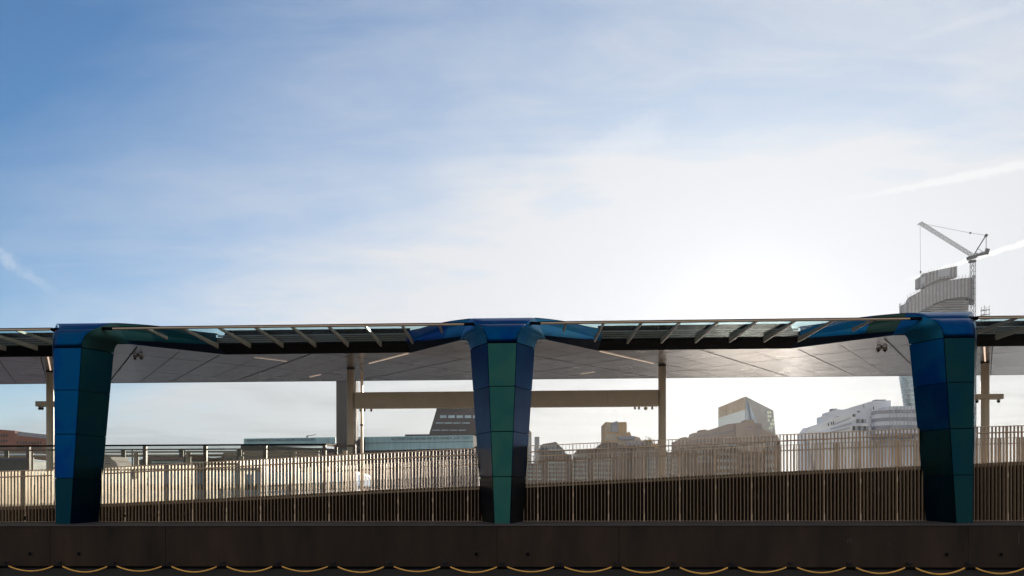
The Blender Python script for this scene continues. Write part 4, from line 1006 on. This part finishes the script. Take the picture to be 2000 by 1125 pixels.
def zt_(py): return at(1835, py, YT).z
def xt_(px): return at(px, 800, YT).x
def stad(x0, x1, d, n=12, y0=YT):
    r_ = d / 2; pl = []
    for k in range(n + 1):
        t_ = -math.pi / 2 + math.pi * k / n; pl.append((x1 - r_ + r_ * math.cos(t_), y0 + r_ + r_ * math.sin(t_)))
    for k in range(n + 1):
        t_ = math.pi / 2 + math.pi * k / n; pl.append((x0 + r_ * 0.5 + r_ * 0.5 * math.cos(t_), y0 + r_ + r_ * math.sin(t_)))
    return pl
# glazed shaft, bulging outwards with height
rows = []
for py, l, r2 in ((1006, 1797, 1906), (900, 1790, 1908), (850, 1786, 1910), (793, 1776, 1911), (735, 1767, 1911), (680, 1764, 1909), (640, 1763, 1905), (609, 1766, 1901)):
    rows.append([(x_, y_, zt_(py)) for x_, y_ in stad(xt_(l), xt_(r2 + 4), 13)]); rows[-1].append(rows[-1][0])
MB().grid(rows).build('glass_shaft', tower_glass, tw, smooth=True)
mb = MB()
for py in range(615, 1000, 9):
    r2 = interp([(609, 1901), (680, 1909), (793, 1911), (1006, 1906)], py); l = interp([(609, 1766), (640, 1763), (735, 1767), (793, 1776), (850, 1786), (1006, 1797)], py)
    mb.vprism(stad(xt_(l) - 0.15, xt_(r2 + 4) + 0.15, 13.5, y0=YT - 0.25), zt_(py), zt_(py) + 0.5)
mb.build('floor_edges', conc, tw)
mb = MB()
for k in range(1, 16):
    pts = []
    for py in (1000, 850, 793, 735, 680, 640, 612):
        r2 = interp([(609, 1901), (680, 1909), (793, 1911), (1006, 1906)], py); l = interp([(609, 1766), (640, 1763), (735, 1767), (793, 1776), (850, 1786), (1006, 1797)], py)
        pts.append((xt_(l) + 5.5 + (xt_(r2) - xt_(l) - 16) * k / 16, YT - 0.15, zt_(py)))
    mb.tube(pts, 0.14, 4)
mb.build('mullions', conc, tw)
# open floors under the skirt
for i, py in enumerate((606, 601.5, 597, 592.5, 588, 583.5)):
    mb = MB().vprism(stad(xt_(1800 + i * 9), xt_(1901), 12, y0=YT + 1), zt_(py) - 0.35, zt_(py) + 0.25); mb.build('open_floor', conc, tw)
MB().vprism(stad(xt_(1812), xt_(1892), 8, y0=YT + 3), zt_(609), zt_(575)).build('recess', slate, tw)
# ribbed skirt: bottom edge arcs upwards to the right
def ztop2(x, y):
    px = 1763 + (x - xt_(1763)) / (xt_(1905) - xt_(1763)) * 142
    return zt_(interp([(1763, 594), (1782, 587), (1783, 576), (1800, 567), (1820, 557), (1845, 550), (1875, 545), (1905, 543)], px))
def zbot2(x, y):
    px = 1763 + (x - xt_(1763)) / (xt_(1905) - xt_(1763)) * 142
    return zt_(interp([(1763, 612), (1790, 612), (1805, 603), (1820, 595), (1840, 587), (1865, 582), (1885, 581), (1900, 585), (1905, 589)], px))
sd = stad(xt_(1766), xt_(1910), 13, 16, YT - 1); fine = []
for a, c2 in zip(sd, sd[1:] + sd[:1]):
    nn = max(1, int((Vector(a) - Vector(c2)).length / 2.2))
    for i in range(nn): fine.append((a[0] + (c2[0] - a[0]) * i / nn, a[1] + (c2[1] - a[1]) * i / nn))
MB().grid([[(x_, y_, zbot2(x_, y_)) for x_, y_ in fine + fine[:1]], [(x_, y_, ztop2(x_, y_)) for x_, y_ in fine + fine[:1]]]).build('ribbed_skirt', ribm, tw, solid=0.5)
mb = MB()
for x_, y_ in fine[::1]:
    if x_ > xt_(1770): mb.bar((x_, y_, ztop2(x_, y_)), (x_, y_, ztop2(x_, y_) + 2.2), 0.22, 0.22)
mb.build('parapet_posts', conc, tw)
# crown core
cr_ = [(1795, 541), (1810, 533), (1832, 527), (1869.5, 519)]
P = [at(px, py, YT - 2) for px, py in [(1795, 562), (1795, 542), (1812, 532), (1832, 527), (1869.5, 519.5), (1869.5, 541), (1840, 544), (1818, 551), (1801, 562)]]
MB().prism([(p.x, p.z) for p in P], YT - 2, YT + 4).build('crown_shutter', ribm, tw)
MB().box(xt_(1806), xt_(1858), YT + 1, YT + 6, zt_(580), zt_(532)).build('core_wall', conc, tw)
sg_ = mat('sign_sheet', (0.52, 0.56, 0.62), 0.6, var=0.05)
P = [at(px, py, YT - 2.5) for px, py in [(1832, 541), (1832, 527.5), (1854.5, 524.5), (1854.5, 537.5)]]
MB().prism([(p.x, p.z) for p in P], YT - 2.5, YT - 2.2).build('site_banner', sg_, tw)
P = [at(px, py, YT - 2.5) for px, py in [(1799, 557), (1799, 543.5), (1807, 538.5), (1807, 550)]]
MB().prism([(p.x, p.z) for p in P], YT - 2.5, YT - 2.2).build('site_banner', sg_, tw)
mb = MB()
for k in range(14):
    px = 1798 + k * 5.4; pt = interp([(1795, 541), (1812, 532), (1832, 527), (1869.5, 519.5)], px); a = at(px, pt, YT); mb.bar(a, a + Vector((0, 0, random.uniform(0.8, 2.0))), 0.2, 0.2)
mb.build('guard_posts', conc, tw)
# rear scaffold to the right
stf = thing('scaffold_stair', 'small scaffold stair tower right of the curved tower', 'scaffold', (at(1920, 0, 596).x, 596, -0.4))
zsa, zsb = zt_(1000), zt_(600); xsa, xsb = xt_(1911), xt_(1927)
mb = MB()
for x_ in (xsa + 2, xsb - 0.3):
    for y_ in (596, 600): mb.bar((x_, y_, zsa), (x_, y_, zsb), 0.25, 0.25)
mb.build('uprights', conc, stf)
mb = MB(); zz = zt_(700); k = 0
while zz < zsb - 2:
    mb.bar((xsa - 0.5, 596, zz), (xsb, 596, zz + 0.9), 0.8, 0.5); mb.bar((xsa + 1, 598, zz + 1.4), (xsb, 598, zz + 1.0), 0.4, 0.3); zz += 3.2
mb.build('flights', conc, stf)

# tower crane
cr = thing('tower_crane', 'white luffing tower crane with raised jib beside the curved tower', 'crane', (at(1900, 0, 590).x, 590, -0.4))
cm = mat('crane_grey', (0.10, 0.105, 0.12), 0.5, var=0.1); YC = 590
def Pc(px, py, y=YC): return at(px, py, y)
def lattice(a, b_, wd, n, r_=0.16):
    a, b_ = Vector(a), Vector(b_); d = (b_ - a).normalized(); side = Vector((0, 1, 0)); up = d.cross(side).normalized()
    mb = MB(); cs = [(side * sx + up * sz) * wd / 2 for sx, sz in ((-1, -1), (1, -1), (1, 1), (-1, 1))]
    for c in cs: mb.bar(a + c, b_ + c, r_ * 1.5, r_ * 1.5)
    for i in range(n):
        p, q = a.lerp(b_, i / n), a.lerp(b_, (i + 1) / n)
        for j in range(4):
            c, c2 = cs[j], cs[(j + 1) % 4]
            mb.bar(p + c, q + c2, r_, r_); mb.bar(p + c, p + c2, r_, r_)
    return mb
lattice(Pc(1900, 1000), Pc(1900, 508), 2.5, 44, 0.15).build('mast', cm, cr)
MB().bar(Pc(1890, 505), Pc(1906, 501), 3, 2.2).bar(Pc(1893, 511), Pc(1905, 510), 2.4, 1.6).build('slewing_ring', cm, cr)
lattice(Pc(1899, 499), Pc(1797, 435.5), 1.8, 13, 0.15).build('jib', cm, cr)
MB().bar(Pc(1896, 502), Pc(1929, 494), 2.2, 1.3).bar(Pc(1926, 496), Pc(1929, 486), 2.5, 1.6).build('counter_deck', cm, cr)
mb = MB()
for px, h_ in ((1908, 3), (1915, 2), (1919, 3)):
    mb.bar(Pc(px, 499 - (px - 1900) * 0.24), Pc(px, 499 - (px - 1900) * 0.24 - h_), 1.4, 1.2)
mb.build('winches', slate, cr)
MB().bar(Pc(1902, 498), Pc(1925.5, 460), 0.6, 0.6).bar(Pc(1925, 462), Pc(1927, 458), 1.6, 1.6).bar(Pc(1926, 462), Pc(1926, 490), 0.3, 0.3).bar(Pc(1908, 484), Pc(1922, 494), 0.22, 0.22).build('a_frame', cm, cr)
MB().bar(Pc(1797, 436), Pc(1895, 455), 0.16, 0.16).bar(Pc(1895, 455), Pc(1925, 459.5), 0.16, 0.16).bar(Pc(1894, 454), Pc(1896, 456), 1.0, 1.0).build('pendant_ropes', cm, cr)
MB().bar(Pc(1797, 436), Pc(1798, 530), 0.14, 0.14).bar(Pc(1798, 529), Pc(1798, 534), 0.7, 0.7).build('hoist_rope', cm, cr)
MB().bar(Pc(1792, 439), Pc(1797, 435), 0.5, 0.5).build('jib_head', cm, cr)

# ------------------------------------------------------------------ haze over the river and the city
hm = bpy.data.materials.new('haze_air'); hm.use_nodes = True; t = NT(hm.node_tree); hm.node_tree.nodes.clear()
pv = t.node('ShaderNodeVolumePrincipled'); pv.inputs['Color'].default_value = (0.93, 0.95, 1.0, 1); pv.inputs['Density'].default_value = 0.00003; pv.inputs['Anisotropy'].default_value = 0.6
t.l.new(pv.outputs[0], t.node('ShaderNodeOutputMaterial').inputs['Volume'])
hz_ = MB().box(-1520, 1520, -420, 2420, -4.5, 230).build('haze', hm)
tag(hz_, kind='stuff')
